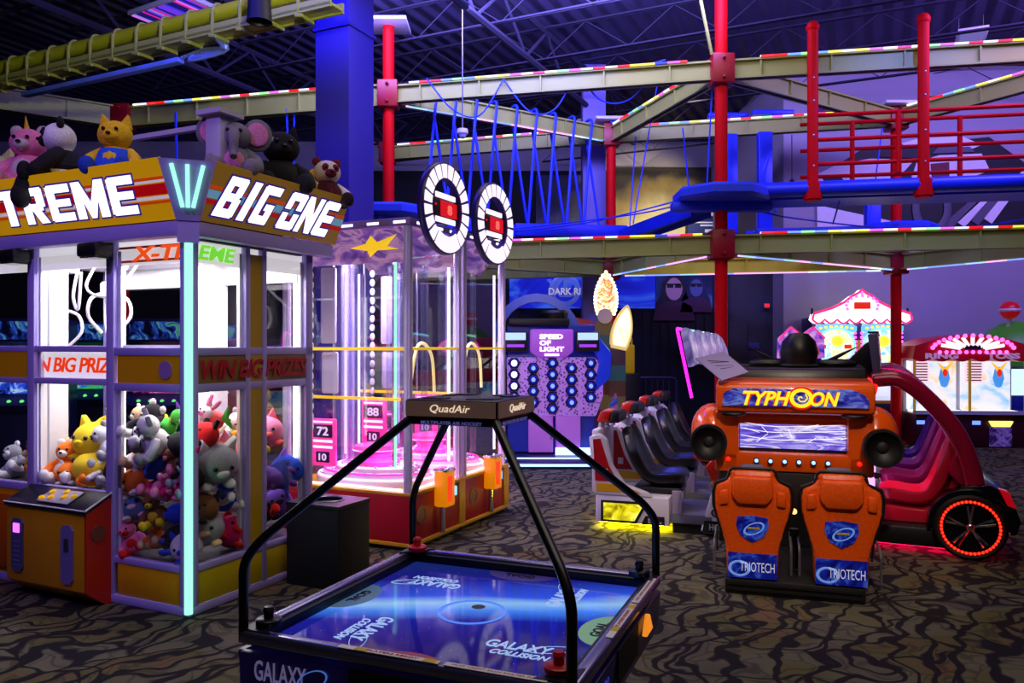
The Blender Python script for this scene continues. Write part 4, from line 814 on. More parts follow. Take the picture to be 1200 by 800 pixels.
    b = B().box(X0 + .1, -.1, .035, .045, .46, .475).box(-.045, -.035, .1, Y1 - .1, .46, .475); b.build('edge_light', glow('white_pink_strip', (255, 225, 255), 2.6), t)
    for (x, y, z, dg) in ((-1.0, .2, .78, '72'), (-.78, .62, .92, '88')):
        f = B().box(x - .13, x + .13, y, y + .03, z - .2, z + .2, .01).build('score_board', mat('pink_score_board', (230, 60, 150), .3, emit=(255, 50, 170), es=.55), t)
        B().box(x - .1, x + .1, y - .004, y, z + .04, z + .15).box(x - .07, x + .07, y - .004, y, z - .17, z - .08).build('score_window', mat('plum_window', (60, 10, 70), .3), f)
        B().box(x - .1, x + .1, y - .005, y, z - .0, z + .02).box(x - .1, x + .1, y - .005, y, z - .05, z - .03).box(x - .1, x + .1, y - .005, y, z + .165, z + .18).build('light_bar', PINKW, f)
        text(dg, .12, .075, glow('pale_digit', (235, 200, 255), 1.2), f, face('front', (x, y - .006, z + .095)), bold=.02); text('10', .08, .06, glow('pale_digit', (235, 200, 255), 1.2), f, face('front', (x, y - .006, z - .125)), bold=.02)
    for (x, y, r1, m_) in ((-.98, .5, .05, CLEAR), (-.8, .36, .035, CLEAR), (-.45, .5, .045, CLEAR), (-.25, .62, .03, CLEAR), (-.62, .66, .04, CLEAR)):
        B().cyl((x, y, .58), (x, y, 2.3), r1, n=14).build('clear_tube', m_, t)
    b = B()
    for (x, y) in ((-1.12, .5), (-.35, .3), (-.9, .65)): b.cyl((x, y, .5), (x, y, 2.4), .012, n=8)
    b.build('steel_rods', CHROME, t)
    b = B()
    for i in range(17): b.sph((-1.06, .12, .92 + i * .085), .028, (1, .35, 1.25), 10)
    b.build('prize_chain', WHITE, t)
    B().box(-.98, -.82, .16, .18, 1.2, 1.55, .02).box(-.99, -.84, .16, .18, 1.62, 2.26, .02).build('ticket_panel', mat('pale_lilac_panel', (205, 195, 225), .3), t)
    b = B().cyl((-.3, .25, .6), (-.3, .25, 2.35), .012, n=8).tube(smooth_path([(-.2, .3, .62), (-.18, .28, 1.3), (-.24, .3, 2.3)], 5), .012, 6).build('mint_reflection_rod', NEONG, t)  # glowing rods stand in for the crane neon mirrored in the glass
    B().tube(smooth_path([(-.2, .3, 1.2), (-.2, .4, 1.55), (-.2, .52, 1.62), (-.2, .66, 1.5), (-.2, .7, 1.2)], 5), .014, 8).build('yellow_hoop', mat('cream_hoop', (240, 220, 150), .3, emit=(255, 230, 140), es=.6), t)
    # ring display
    yc = .355; zc = 2.705; RM = Matrix.Rotation(R(90), 4, 'Y')
    rd = B().lathe([(.235, -.03), (.365, -.03), (.372, -.02), (.372, .02), (.365, .03), (.235, .03), (.235, -.03)], (.1, yc, zc), 48, RM).build('ring_display', mat('indigo_ring_shell', (50, 30, 120), .35), t)
    for i in range(20):
        a0 = 2 * PI * i / 20 + .036; a1 = 2 * PI * (i + 1) / 20 - .036
        if 7 < i < 12: continue
        P = [(yc + q * math.sin(a), zc + q * math.cos(a)) for q, a in [(.245, a0 + (a1 - a0) * j / 3) for j in range(4)] + [(.355, a1 - (a1 - a0) * j / 3) for j in range(4)]]
        B().prism(P, .128, .136, 'x').build('ring_light', glow('ring_white', (255, 240, 255), 1.1), rd)
    a0, a1 = 2 * PI * 8 / 20 + .02, 2 * PI * 12 / 20 - .02; P = [(yc + q * math.sin(a), zc + q * math.cos(a)) for q, a in [(.225, a0 + (a1 - a0) * j / 8) for j in range(9)] + [(.355, a1 - (a1 - a0) * j / 8) for j in range(9)]]
    B().prism(P, .128, .136, 'x').build('ring_light', glow('ring_white', (255, 240, 255), 1.1), rd)
    B().box(.06, .1, yc - .06, yc + .06, 2.58, zc - .08, .004).box(.06, .1, yc - .24, yc + .24, zc - .075, zc + .085, .01).build('bracket', mat('bracket_grey', (60, 50, 60), .4, .4), rd)
    B().box(.1, .105, yc - .06, yc + .2, zc - .06, zc + .065).build('digit_window', glow('red_digit_window', (235, 10, 16), .8), rd); text('8', .07, .08, glow('bright_red_digit', (255, 90, 80), 1.6), rd, face('right', (.107, yc + .08, zc)), bold=.03)
    for dz in (-.095, .1): B().box(.1, .112, yc - .15, yc + .17, zc + dz - .022, zc + dz + .022, .008).build('light_bar', glow('ring_white', (255, 240, 255), 1.1), rd)
    B().sph((.105, yc - .14, zc + .02), .01, n=8).build('dot_light', glow('red_digit_window', (235, 10, 16), .8), rd)
    return t
pusher(0); pusher(1)
# ================================================================== MOTION RIDE
TO = Vector((1.78, 4.96, 0)); TR = -17
ty = thing('motion_ride', 'orange two seat motion ride with a lit violet screen and a blue name board', 'simulator ride', TO, TR)
B().box(-.42, .42, 0, 1.4, 0, .1, .012).box(-.40, .40, -.012, .03, .03, .045).box(-.40, .40, -.012, .03, .065, .08).build('platform', mat('black_platform', (18, 17, 20), .5), ty)
B().box(-.5, .5, .95, 1.4, .1, .66, .02).build('body', BLACK, ty)
BLUEP = screen_mat('blue_swirl_print', [(.35, (8, 14, 120)), (.5, (20, 40, 180)), (.62, (70, 110, 230)), (.7, (20, 30, 150))], (7, 7, 7), .4, 2.0)
for cx in (-.25, .28):
    half = [(0, .80), (.12, .80), (.135, .785), (.15, .73), (.225, .70), (.238, .65), (.236, .56), (.222, .50), (.185, .38), (.163, .30), (.157, .10)]
    out = half + [(-x, z) for x, z in half[:0:-1]]
    st = B().prism([(cx + x, z) for x, z in out], 0, .14, 'y', .032).build('seat', ORSEAT, ty)
    B().prism([(cx - .12, .76), (cx + .12, .76), (cx + .13, .64), (cx + .09, .585), (cx - .09, .585), (cx - .13, .64)], -.035, .02, 'y', .022).prism([(cx - .2, .665), (cx - .15, .675), (cx - .145, .58), (cx - .205, .57)], -.02, .02, 'y', .014).prism([(cx + .2, .665), (cx + .15, .675), (cx + .145, .58), (cx + .205, .57)], -.02, .02, 'y', .014).build('back_bulge', ORSEAT, st)
    edge = [(-.185, .38), (-.222, .50), (-.24, .56), (-.243, .65), (-.23, .705), (-.155, .735), (-.14, .79), (-.12, .806), (.12, .806), (.14, .79), (.155, .735), (.23, .705), (.243, .65), (.24, .56), (.222, .50), (.185, .38)]
    B().tube([(cx + x, .035, z) for x, z in edge], .012, 8).build('piping', BLACK, st)
    sh = [(-.095, .50), (0, .513), (.095, .50), (.1, .44), (.07, .38), (0, .34), (-.07, .38), (-.1, .44)]
    q = B().prism([(cx + x, z) for x, z in sh], -.008, .01, 'y', .003).build('shield', BLUEP, st); B().ring((cx + .01, -.012, .43), .055, .006, Matrix.Rotation(R(90), 4, 'X') @ Matrix.Rotation(R(25), 4, 'Z') @ Matrix.Diagonal((1.15, .6, .4, 1)), 24, 6).build('swirl', mat('pale_swirl', (120, 170, 240), .3, emit=(110, 150, 240), es=.4), q); B().box(cx - .03, cx + .045, -.013, -.008, .425, .44, .003).build('shield_mark', mat('gold_mark', (190, 170, 80), .4), q)
    q = B().box(cx - .15, cx + .15, -.006, .01, .11, .27, .003).build('name_plate', BLUEP, st); B().ring((cx - .08, -.007, .17), .05, .008, Matrix.Rotation(R(90), 4, 'X') @ Matrix.Diagonal((1.2, .9, .3, 1)), 24, 6).build('swirl', mat('pale_swirl'), q); text('TRIOTECH', .21, .06, mat('plate_white', (225, 225, 235), .4, emit=(220, 220, 240), es=.35), q, face('front', (cx + .03, -.012, .185)), bold=-.005)
    B().box(cx - .075, cx + .075, .09, .2, .7, .815, .02).build('headrest', mat('grey_headrest', (92, 94, 112), .5), st); B().box(cx - .2, cx + .2, .12, .55, .34, .44, .03).build('cushion', BLACK, st)
    for s in (-1, 1): B().tube(fillet([(cx + s * .24, .1, .12), (cx + s * .24, .1, .3), (cx + s * .24, .4, .34), (cx + s * .24, .5, .15)], .05), .008, 6).build('side_bar', STEEL, st)
B().cyl((.015, .3, .12), (.015, .3, .38), .03, n=12).build('belt_post', BLACK, ty); B().sph((.015, .27, .5), .02, n=10).build('belt_light', glow('amber_dot', (255, 190, 110), 2), ty)
XC = .035
hd = B().prism([(.84, 1.10), (.82, 1.14), (.82, 1.29), (.86, 1.335), (1.2, 1.36), (1.2, 1.0), (.98, 1.0), (.98, 1.08)], XC - .545, XC + .555, 'x', .028).build('header', ORANGE, ty)
P = [(XC - .5, 1.155), (XC + .51, 1.155), (XC + .51, 1.2), (XC + .48, 1.25), (XC + .4, 1.285), (XC - .42, 1.285), (XC - .49, 1.25)]
nb = B().prism(P, .80, .83, 'y', .004).build('name_board', screen_mat('indigo_storm_print', [(.35, (24, 22, 110)), (.5, (60, 60, 190)), (.62, (130, 150, 240)), (.7, (40, 40, 150))], (5, 5, 9), .6, 2), hd)
TYEL = glow('typ_yellow', (255, 215, 30), 1.3); TRED = mat('typ_red', (200, 30, 10), .4, emit=(230, 40, 10), es=.6)
for m_, z, bo in ((TRED, -.006, .07), (TYEL, -.010, .03)):
    text('TYPH', .335, .105, m_, nb, face('front', (XC - .185, .80 + z, 1.215)), shear=.3, bold=bo); text('ON', .2, .105, m_, nb, face('front', (XC + .215, .80 + z, 1.215)), shear=.3, bold=bo)
B().ring((XC + .055, .79, 1.22), .058, .012, Matrix.Rotation(R(90), 4, 'X') @ Matrix.Diagonal((1.15, 1, .5, 1)), 28, 6).build('lettering_o', TYEL, nb); B().ring((XC + .055, .793, 1.22), .076, .008, Matrix.Rotation(R(90), 4, 'X') @ Matrix.Diagonal((1.15, 1, .5, 1)), 28, 6).build('lettering_o', TRED, nb)
B().tube([(XC + .055 + .006 * a * math.cos(a * .9), .788, 1.22 + .005 * a * math.sin(a * .9)) for a in range(9)], .006, 6).build('lettering_swirl', TYEL, nb)
b = B()
for x in (-.42, .42): b.sph((XC + x, .86, 1.09), .09, (1, .5, .22), 16)
b.build('speaker_slots', BLACK, hd)
# screen surround: four sides around the recessed screen
b = B().box(XC - .56, XC - .38, .93, 1.2, .64, 1.1, .02).box(XC + .38, XC + .56, .93, 1.2, .64, 1.1, .02).box(XC - .5, XC + .5, .93, 1.2, .655, .80, .025).box(XC - .5, XC + .5, .95, 1.2, 1.05, 1.12, .01)
b.build('surround', ORANGE, ty)
B().box(XC - .4, XC + .4, 1.0, 1.02, .78, 1.08).build('screen_bezel', BLACK, ty)
SCR = screen_mat('ride_screen', [(.3, (60, 40, 170)), (.45, (130, 110, 235)), (.52, (235, 225, 255)), (.58, (110, 90, 220)), (.75, (200, 185, 255))], (2.2, 2, 13), .95, 1.6)
sc = B().box(XC - .375, XC + .375, .99, 1.0, .825, 1.07).build('screen', SCR, ty)
b = B(); r_ = random.Random(2)
for i in range(9):
    x = XC - .34 + i * .085; z = .86 + r_.uniform(0, .12); b.tube([(x, .988, z), (x + r_.uniform(-.12, .12), .988, z + r_.uniform(-.04, .1))], .0025, 4)
for z in (.9, .955, 1.0): b.tube(smooth_path([(XC - .37, .988, z + .02), (XC - .1, .988, z - .01), (XC + .37, .988, z + .015)], 4), .003, 4)
b.build('screen_picture', glow('screen_white', (250, 240, 255), 1.3), sc)
b = B()
for i in range(6):
    q = B().cyl((XC - .255 + i * .1, .90, .74), (XC - .255 + i * .1, .935, .74), .021, n=14).build('button_rim', mat('dark_blue_rim', (20, 20, 60), .3), ty); B().cyl((XC - .255 + i * .1, .895, .74), (XC - .255 + i * .1, .9, .74), .014, n=14).build('button', glow('blue_white_button', (150, 195, 255), 2 if i < 3 else 1.1), q)
for x in (-.46, .46): B().sph((XC + x, .93, .74), .018, n=10).build('indicator', glow('red_indicator', (255, 30, 15), 1.5), ty)
for s in (-1, 1):
    x = XC + s * .60
    B().lathe([(0, -.16), (.06, -.15), (.14, -.08), (.17, .0), (.16, .1), (.1, .22), (0, .26)], (x - s * .02, 1.1, .93), 24, Matrix.Rotation(R(-90), 4, 'X') @ Matrix.Diagonal((1, 1.3, 1, 1))).build('shoulder_pod', ORANGE, ty)
    sp = B().lathe([(0, -.02), (.05, -.015), (.11, .03), (.118, .05), (.135, .05), (.138, .0), (.125, -.1), (0, -.1)], (x, .83, .875), 32, Matrix.Rotation(R(90), 4, 'X')).build('speaker', mat('speaker_black', (12, 12, 14), .5), ty)
    B().sph((x, .85, .875), .045, (1, .5, 1), 16).build('speaker_cone', mat('cone_grey', (22, 22, 26), .6), sp)
B().box(-.50, .55, 1.18, 1.42, .6, 1.36, .03).prism([(1.12, 1.34), (1.16, 1.43), (1.42, 1.455), (1.42, 1.34)], -.5, .57, 'x', .015).build('rear_housing', mat('black_housing', (16, 16, 22), .35), ty)
B().box(-.48, .5, 1.15, 1.158, 1.42, 1.43).build('housing_trim', mat('violet_sheen_trim', (110, 100, 180), .3, .5), ty)
tp = B().lathe([(0, .26), (.07, .25), (.125, .19), (.145, .1), (.13, .02), (.16, 0), (0, 0)], (.10, 1.30, 1.445), 24).build('topper', mat('black_topper', (15, 14, 20), .4), ty)
for s in (-1, 1):
    b = B().prism([(.12 + s * .12, 1.46), (.12 + s * .2, 1.46), (.12 + s * .42, 1.60), (.12 + s * .3, 1.55)], 1.28, 1.33, 'y', .008).sph((.12 + s * .25, 1.31, 1.46), .13, (1.2, .6, .3), 14); b.build('topper_wing', mat('black_topper'), tp)
# paper notice on the top left corner
pc = [U(815, 420, 6.0), U(848, 412, 6.08), U(877, 436, 5.92), U(846, 446, 5.84)]
n_ = (pc[1] - pc[0]).cross(pc[3] - pc[0]).normalized() * .004
pn = B().loft([[tuple(p + n_) for p in pc], [tuple(p - n_) for p in pc]]).build('paper_notice', mat('lilac_paper', (165, 150, 205), .7)); tag(pn, 'sheet of pale paper with printed lines tilted on the corner of the orange ride', 'notice')
fr = 1 if n_.y < 0 else -1
for a, e in ((.2, .75), (.3, .6), (.45, .8), (.6, .72)):
    b = B(); p = lambda u_, v_: pc[0] + (pc[1] - pc[0]) * u_ + (pc[3] - pc[0]) * v_ + n_ * 1.3 * fr
    b.tube([p(.2 + a * .2, a), p(.8 - a * .1, e * .4 + a * .6)], .004, 4); b.build('printed_line', mat('ink_grey', (60, 50, 90), .6), pn)
# ================================================================== RACING CABINETS (left row, facing right)
DO = Vector((.72, 6.85, 0))
YLIT = screen_mat('yellow_engine_light', [(.3, (130, 110, 5)), (.5, (240, 225, 20)), (.65, (255, 250, 120)), (.75, (180, 160, 10))], (10, 6, 10), 1.1, 1.0)
RORG = mat('red_orange_shell', (214, 34, 12), .3, coat=.5)
def seatback(w, X, Z, th=.09, n=9):
    """bucket seat as loft of U-shaped sections along the (X,Z) spine"""
    secs = []
    for i, (x, z) in enumerate(zip(X, Z)):
        a = (X[max(i - 1, 0)], Z[max(i - 1, 0)]); e = (X[min(i + 1, len(X) - 1)], Z[min(i + 1, len(X) - 1)]); d = Vector((e[0] - a[0], 0, e[1] - a[1])).normalized(); nn = Vector((d.z, 0, -d.x))
        ww = w[i]; P = []
        for s in (-1, -.75, -.35, .35, .75, 1): P.append(Vector((x, s * ww, z)) + nn * (th * (.9 if abs(s) == 1 else .75 if abs(s) == .75 else .2)))
        for s in (1, .6, -.6, -1): P.append(Vector((x, s * ww * (1.02 if abs(s) == 1 else 1), z)) - nn * (.02 if abs(s) == 1 else th * .45))
        secs.append([tuple(p) for p in P])
    return secs
def racer(k, nm, neon):
    t = thing('racing_cabinet', nm, 'racing game', DO + Vector((.3256, .9455, 0)) * (1.02 * k), -19, 'white and red racing cabinets')
    b = B().box(0, .64, .04, .8, .06, .30, .012); b.build('base', WHITE, t)
    fr_ = B().prism([(.05, .07), (.36, .07), (.46, .255), (.05, .255)], .024, .045, 'y', .004).build('lamp_frame', BLACK, t); B().prism([(.075, .09), (.345, .09), (.425, .235), (.075, .235)], .018, .03, 'y').build('lamp', YLIT, fr_)
    q = B().prism([(.40, .065), (.6, .065), (.6, .14), (.44, .14)], .03, .045, 'y').build('decal', BLACK, t)
    text('Rear\nSUSPENSION', .12, .045, mat('decal_white', (200, 200, 205), .4), q, face('front', (.52, .028, .1)), bold=.02)
    B().box(.02, .62, .1, .74, .048, .06).build('under_light', glow('yellow_under_light', (255, 235, 20), 32.0), t); B().box(.06, .58, .3, .6, .0, .048).build('plinth', BLACK, t)
    for y0, y1 in ((.03, .1), (.74, .81)):
        sh = B().prism([(-.01, .3), (-.06, .8), (.04, .83), (.1, .78), (.15, .56), (.26, .4), (.46, .335), (.5, .3)], y0, y1, 'y', .012).build('side_shell', WHITE, t)
        B().prism([(.0, .42), (-.02, .78), (.045, .79), (.12, .56), (.2, .42)], y0 - .004, y0 + .02, 'y').build('red_decal', RED, sh); B().prism([(.01, .33), (.01, .4), (.22, .4), (.4, .335)], y0 - .005, y0 + .02, 'y').build('yellow_decal', YEL, sh); B().box(.06, .11, y0 - .006, y0, .47, .53).build('notice', mat('notice_white', (215, 225, 235), .5), sh)
    B().box(-.05, .02, .1, .74, .3, .86, .02).build('rear_shell', WHITE, t)
    for y in (.32, .52): B().tube([(-.02, y, .8), (.0, y, .93)], .03, 8).build('head_post', mat('pale_grey_post', (180, 180, 195), .4), t)
    hr = B().prism([(-.04, .91), (.07, .91), (.1, 1.01), (.0, 1.02)], .24, .6, 'y', .02).build('head_lamp', RORG, t); B().prism([(.07, .9), (.17, .91), (.17, 1.005), (.1, 1.02)], .24, .6, 'y', .015).build('head_pad', BLACK, hr)
    B().at(Matrix.Translation((0, .42, 0))).loft(seatback([.2, .23, .24, .22, .22, .25, .25, .17, .09], [.76, .68, .54, .43, .36, .31, .26, .22, .19], [.40, .42, .40, .41, .47, .57, .68, .8, .87], .1)).build('seat', SOFTBLK, t, sub=1)
    B().box(.3, .72, .22, .62, .3, .36, .02).build('seat_rail', BLACK, t)
    B().box(.64, 1.0, .06, .78, .09, .17, .008).build('foot_deck', mat('grey_deck', (110, 112, 130), .5), t); B().box(.66, .98, .1, .74, .0, .09).build('deck_plinth', BLACK, t)
    B().box(.66, .74, .06, .1, .17, .36).build('coin_door', mat('pale_coin_door', (160, 150, 175), .4), t)
    pd = B().prism([(.9, .05), (1.0, .42), (1.45, .42), (1.45, .02), (.92, .02)], .06, .78, 'y', .01).build('pedestal', WHITE, t)
    B().prism([(.91, .03), (1.45, .03), (1.45, .13), (.93, .13)], .052, .062, 'y').build('foot_plate', BLACK, pd); text('HORNET', .22, .055, mat('decal_white'), pd, face('front', (1.08, .05, .08)), bold=.03); B().ring((1.02, .055, .2), .03, .006, Matrix.Rotation(R(90), 4, 'X'), 20, 6).build('emblem', BLACK, pd)
    B().prism([(.97, .42), (1.0, .46), (1.45, .46), (1.45, .42)], .05, .79, 'y').build('yellow_band', YEL, t)
    B().prism([(.99, .46), (.93, .58), (1.0, .66), (1.45, .66), (1.45, .46)], .06, .78, 'y', .015).build('dash', RORG, t)
    B().lathe([(.14, -.03), (.17, 0), (.14, .03), (.14, -.03)], (.86, .42, .68), 24, Matrix.Rotation(R(65), 4, 'Y')).sph((.88, .42, .68), .05, n=10).box(.86, .98, .39, .45, .65, .7).build('steering_wheel', BLACK, t)
    B().prism([(.86, .62), (.8, .76), (.9, .86), (1.0, .76), (1.0, .62)], .08, .2, 'y', .03).build('gear_pod', RORG, t)
    mh = B().prism([(1.0, .66), (1.08, 1.16), (1.5, 1.16), (1.5, .66)], .06, .78, 'y', .015).build('monitor_housing', WHITE, t); B().prism([(1.07, 1.08), (1.05, 1.2), (1.14, 1.27), (1.5, 1.27), (1.5, 1.08)], .05, .79, 'y', .015).build('housing_top', RORG, mh); text('DAYTONA', .2, .05, mat('ink_black', (20, 20, 24), .4), mh, face('front', (1.2, .055, .98)), bold=.03)
    B().prism([(1.01, .72), (1.06, 1.08), (1.075, 1.08), (1.03, .72)], .12, .72, 'y').build('screen', screen_mat('race_screen', [(.3, (20, 50, 120)), (.5, (90, 160, 230)), (.7, (240, 220, 160))], (5, 5, 5), 1, 1), mh)
    # lit header fin leaning over the player
    P = [(.86, 1.22), (.77, 1.62)] ; 
    hp_ = B().prism([(.0, 1.42), (.1, 1.43), (.3, 1.44), (.72, 1.45), (.7, 1.56), (.5, 1.70), (.2, 1.75), (.04, 1.76), (.0, 1.7)], 0, .05, 'x', .008, T=Matrix.Translation((.84, .05, 0)) @ Matrix.Translation((0, 0, 1.2)) @ Matrix.Rotation(R(-5), 4, 'Z') @ Matrix.Rotation(R(-12), 4, 'Y') @ Matrix.Translation((0, 0, -1.2))).build('header_fin', screen_mat('lilac_header_print', [(.3, (60, 50, 120)), (.5, (150, 130, 210)), (.7, (215, 205, 240))], (4, 4, 4), .55, 1), t)
    TM = Matrix.Translation((.82, .05, 0)) @ Matrix.Translation((0, 0, 1.2)) @ Matrix.Rotation(R(-5), 4, 'Z') @ Matrix.Rotation(R(-12), 4, 'Y') @ Matrix.Translation((0, 0, -1.2))
    B().at(TM).tube(fillet([(.0, -.01, 1.16 if k == 0 else 1.46), (.0, -.01, 1.76), (.0, .2, 1.755), (.0, .5, 1.735)], .03), .013, 8).build('neon_edge', neon, hp_)
    [B().tube([(1.2, ya, 1.25), (.9, ya, 1.46)], .02, 6).build('header_arm', BLACK, hp_) for ya in (.25, .6)]
    # emissive yellow spill stays real: the under_light above
NE = [glow('magenta_neon', (255, 30, 215), 2.6), glow('aqua_neon', (130, 235, 255), 2.2), glow('mint_neon', (160, 255, 200), 2.2), glow('warm_neon', (255, 235, 150), 2.2)]
for k, s in enumerate(('nearest white and red racing cabinet, with a magenta neon edge on its header', 'second white and red racing cabinet from the front of its row', 'third white and red racing cabinet from the front of its row', 'farthest white and red racing cabinet of its row')): racer(k, s, NE[k])
# ================================================================== RACING CARS (right row, facing left)
GO = Vector((3.44, 5.9, 0))
LEDRED = glow('red_led', (255, 40, 20), 3.2)
def racecar(k, nm, body, seatm):
    t = thing('racing_car_cabinet', nm, 'racing game', GO + uv_ * (.84 * k), RZ, 'open racing car cabinets')
    WT = Matrix.Translation((0, 0, .245)) @ Matrix.Rotation(R(90), 4, 'X')
    wl = B().lathe([(.19, -.05), (.225, -.06), (.245, -.04), (.245, .05), (.225, .065), (.2, .06), (.19, .05)], (0, 0, 0), 40, WT).build('wheel', mat('tyre_rubber', (12, 12, 14), .6), t)
    b = B().lathe([(0, -.02), (.185, -.02), (.19, .04), (.18, .05), (.16, .02), (0, .0)], (0, 0, 0), 36, WT); b.build('rim', mat('black_rim', (14, 12, 18), .3, .5), wl)
    b = B()
    for i in range(5):
        a = R(90 + 72 * i)
        for o_ in (-.12, .12): b.tube([(.03 * math.cos(a), -.05, .245 + .03 * math.sin(a)), (.165 * math.cos(a + o_), -.05, .245 + .165 * math.sin(a + o_))], .011, 6)
    b.sph((0, -.055, .245), .03, (1, .6, 1), 12).build('spokes', CHROME, wl)
    b = B()
    for i in range(44): a = 2 * PI * i / 44; b.sph((.192 * math.cos(a), -.066, .245 + .192 * math.sin(a)), .0105, (1, .6, 1), 6)
    b.build('led_ring', LEDRED, wl); B().ring((0, -.06, .245), .192, .008, Matrix.Rotation(R(90), 4, 'X'), 40, 6).build('led_channel', mat('red_glow_channel', (120, 5, 5), .3, emit=(230, 20, 5), es=.9), wl)
    # fender, tail, floor pan
    P = [(.285 * math.cos(R(a)), .245 + .285 * math.sin(R(a))) for a in range(0, 186, 15)] + [(.25 * math.cos(R(a)), .245 + .25 * math.sin(R(a))) for a in range(180, -1, -15)]
    B().prism(P, -.06, .12, 'y', .006).build('fender', mat('black_gloss', (10, 10, 13), .2), t)
    if k == 0: B().prism([(-.1, .48), (-.05, .54), (.14, .56), (.27, .48), (.33, .3), (.3, .2), (.26, .2), (.2, .42)], .0, .72, 'y', .012).build('tail', mat('black_gloss'), t)
    if k == 0: B().prism([(.19, .535), (.25, .52), (.3, .40), (.24, .42)], -.02, .1, 'y', .008).build('tail_light', mat('red_tail_lens', (200, 10, 20), .2, emit=(230, 10, 30), es=.35), t)
    B().box(-1.1, .1, .02, .74, .05, .2, .02).build('floor_pan', BLACK, t)
    lp = B().box(-.78, -.66, -.0, .03, .2, .52, .01).build('light_panel', glow('pink_white_panel', (255, 170, 255), 1.5), t)
    B().box(-.79, -.6, -.012, .02, .3, .34).box(-.79, -.6, -.012, .02, .44, .48).build('panel_bars', BLACK, lp); B().sph((-.72, -.02, .16), .045, (1, .5, 1.2), 12).build('marker_light', glow('red_marker', (255, 25, 15), 1.6), t)
    # seat: two bolsters and a squab
    S = Matrix.Translation((0, .38, 0)) @ Matrix.Rotation(PI, 4, 'Z')
    B().at(S).loft(seatback([.22, .24, .24, .23, .23, .24, .23, .18, .12], [.62, .54, .42, .28, .2, .15, .1, .05, .02], [.36, .4, .37, .37, .45, .57, .7, .84, .93], .095)).build('seat', seatm, t, sub=1)
    b = B().prism([(-.62, .2), (-.62, .33), (-.3, .31), (-.15, .4), (-.05, .8), (.03, .82), (.06, .4), (.0, .2)], .17, .59, 'y', .02); b.build('seat_shell', seatm, t)
    # roll arches
    def arch(y, w, name='roof_arch'):
        sp_ = smooth_path([(-.68, y, 1.33), (-.5, y, 1.345), (-.36, y, 1.27), (-.22, y, 1.13), (-.1, y, .97), (-.02, y, .8), (.03, y, .62), (.05, y, .5)], 4); secs = []
        for i, p in enumerate(sp_):
            a = sp_[max(i - 1, 0)]; e = sp_[min(i + 1, len(sp_) - 1)]; d = (e - a).normalized(); nn = Vector((-d.z, 0, d.x)); th = .075 + .01 * i / len(sp_); yv = Vector((0, w, 0))
            secs.append([tuple(q) for q in (p + nn * th + yv * .5, p + nn * th * .4 + yv, p - nn * th * .6 + yv, p - nn * th - yv * .2, p - nn * th * .6 - yv, p + nn * th * .4 - yv)])
        B().loft(secs).build(name, body, t, sub=1, sharp=180)
    arch(.08, .06); arch(.68, .06)
    B().prism([(-.02, .5), (-.14, .62), (-.05, .86), (.0, .8), (.06, .5)], .1, .66, 'y', .02).build('rear_bulkhead', body, t)
    # front: pedestal, screen, black header
    B().prism([(-1.15, .05), (-1.15, .7), (-.95, .7), (-.85, .5), (-.9, .05)], .04, .72, 'y', .02).build('pedestal', body, t)
    mh = B().prism([(-1.15, .7), (-1.15, 1.3), (-.86, 1.36), (-.95, .7)], .06, .7, 'y', .02).build('monitor_housing', BLACK, t); B().prism([(-.94, .78), (-.875, 1.24), (-.868, 1.24), (-.932, .78)], .12, .64, 'y').build('screen', screen_mat('drive_screen', [(.3, (60, 10, 90)), (.5, (230, 90, 190)), (.7, (255, 220, 240))], (4, 4, 4), .9, 1), mh)
    B().lathe([(.12, -.025), (.145, 0), (.12, .025), (.12, -.025)], (-.78, .38, .68), 24, Matrix.Rotation(R(-65), 4, 'Y')).box(-.95, -.78, .35, .41, .65, .71).build('steering_wheel', BLACK, t)
    B().prism([(-1.15, 1.33), (-1.1, 1.42), (-.86, 1.47), (-.72, 1.62), (-.64, 1.66), (-.6, 1.36), (-.75, 1.30)], .1, .66, 'y', .015).build('header', mat('black_housing'), t)
    hb = B().prism([(-.66, 1.36), (-.70, 1.69), (-.63, 1.70), (-.60, 1.36)], .06, .7, 'y', .006).build('header_sign', mat('smoky_sign', (130, 120, 160), .15, .3), t); B().box(-.7, -.62, .06, .16, 1.70, 1.715).build('sign_cap', CHROME, hb)
    b = B()
    for i in range(3): b.tube(smooth_path([(-1.14, .06, 1.35 + i * .035), (-1.1, .04, 1.38 + i * .035), (-.98, .06, 1.37 + i * .03)], 4), .014, 6)
    b.build('ribs', BLACK, t)
    B().tube(smooth_path([(-.7, .05, 1.34), (-.64, .04, 1.28), (-.68, .04, 1.16), (-.76, .05, 1.06)], 5), .014, 8).build('neon_edge', glow('red_neon', (255, 25, 25), 2.2), t)
    B().prism([(-.82, 1.02), (-.72, 1.12), (-.68, 1.3), (-.86, 1.34)], .06, .12, 'y', .008).build('cheek', mat('indigo_cheek', (50, 30, 130), .4), t)
    B().box(-1.0, .1, .1, .66, .035, .05).build('under_light', glow('rose_under_light', (255, 20, 80), 7), t)
cols = [((200, 14, 60), (205, 16, 50)), ((190, 16, 100), (200, 24, 120)), ((150, 20, 130), (150, 30, 160)), ((90, 30, 170), (90, 40, 190))]  # seat colours carry the pink to blue light along the row
for k, s in enumerate(('nearest open racing car cabinet, red, with a red lit wheel', 'second open racing car cabinet, seat coloured as lit magenta, just behind the red one', 'third open racing car cabinet, seat coloured as lit purple', 'farthest open racing car cabinet, seat coloured as lit blue violet')):
    racecar(k, s, mat('car_body_%d' % k, (190, 12, 62), .25, coat=.6), mat('light_tinted_seat_%d' % k, cols[k][1], .3, coat=.4))
# ================================================================== BACKGROUND GAMES
def V(px, py, D): p = U(px, py, D); return p.x, p.z
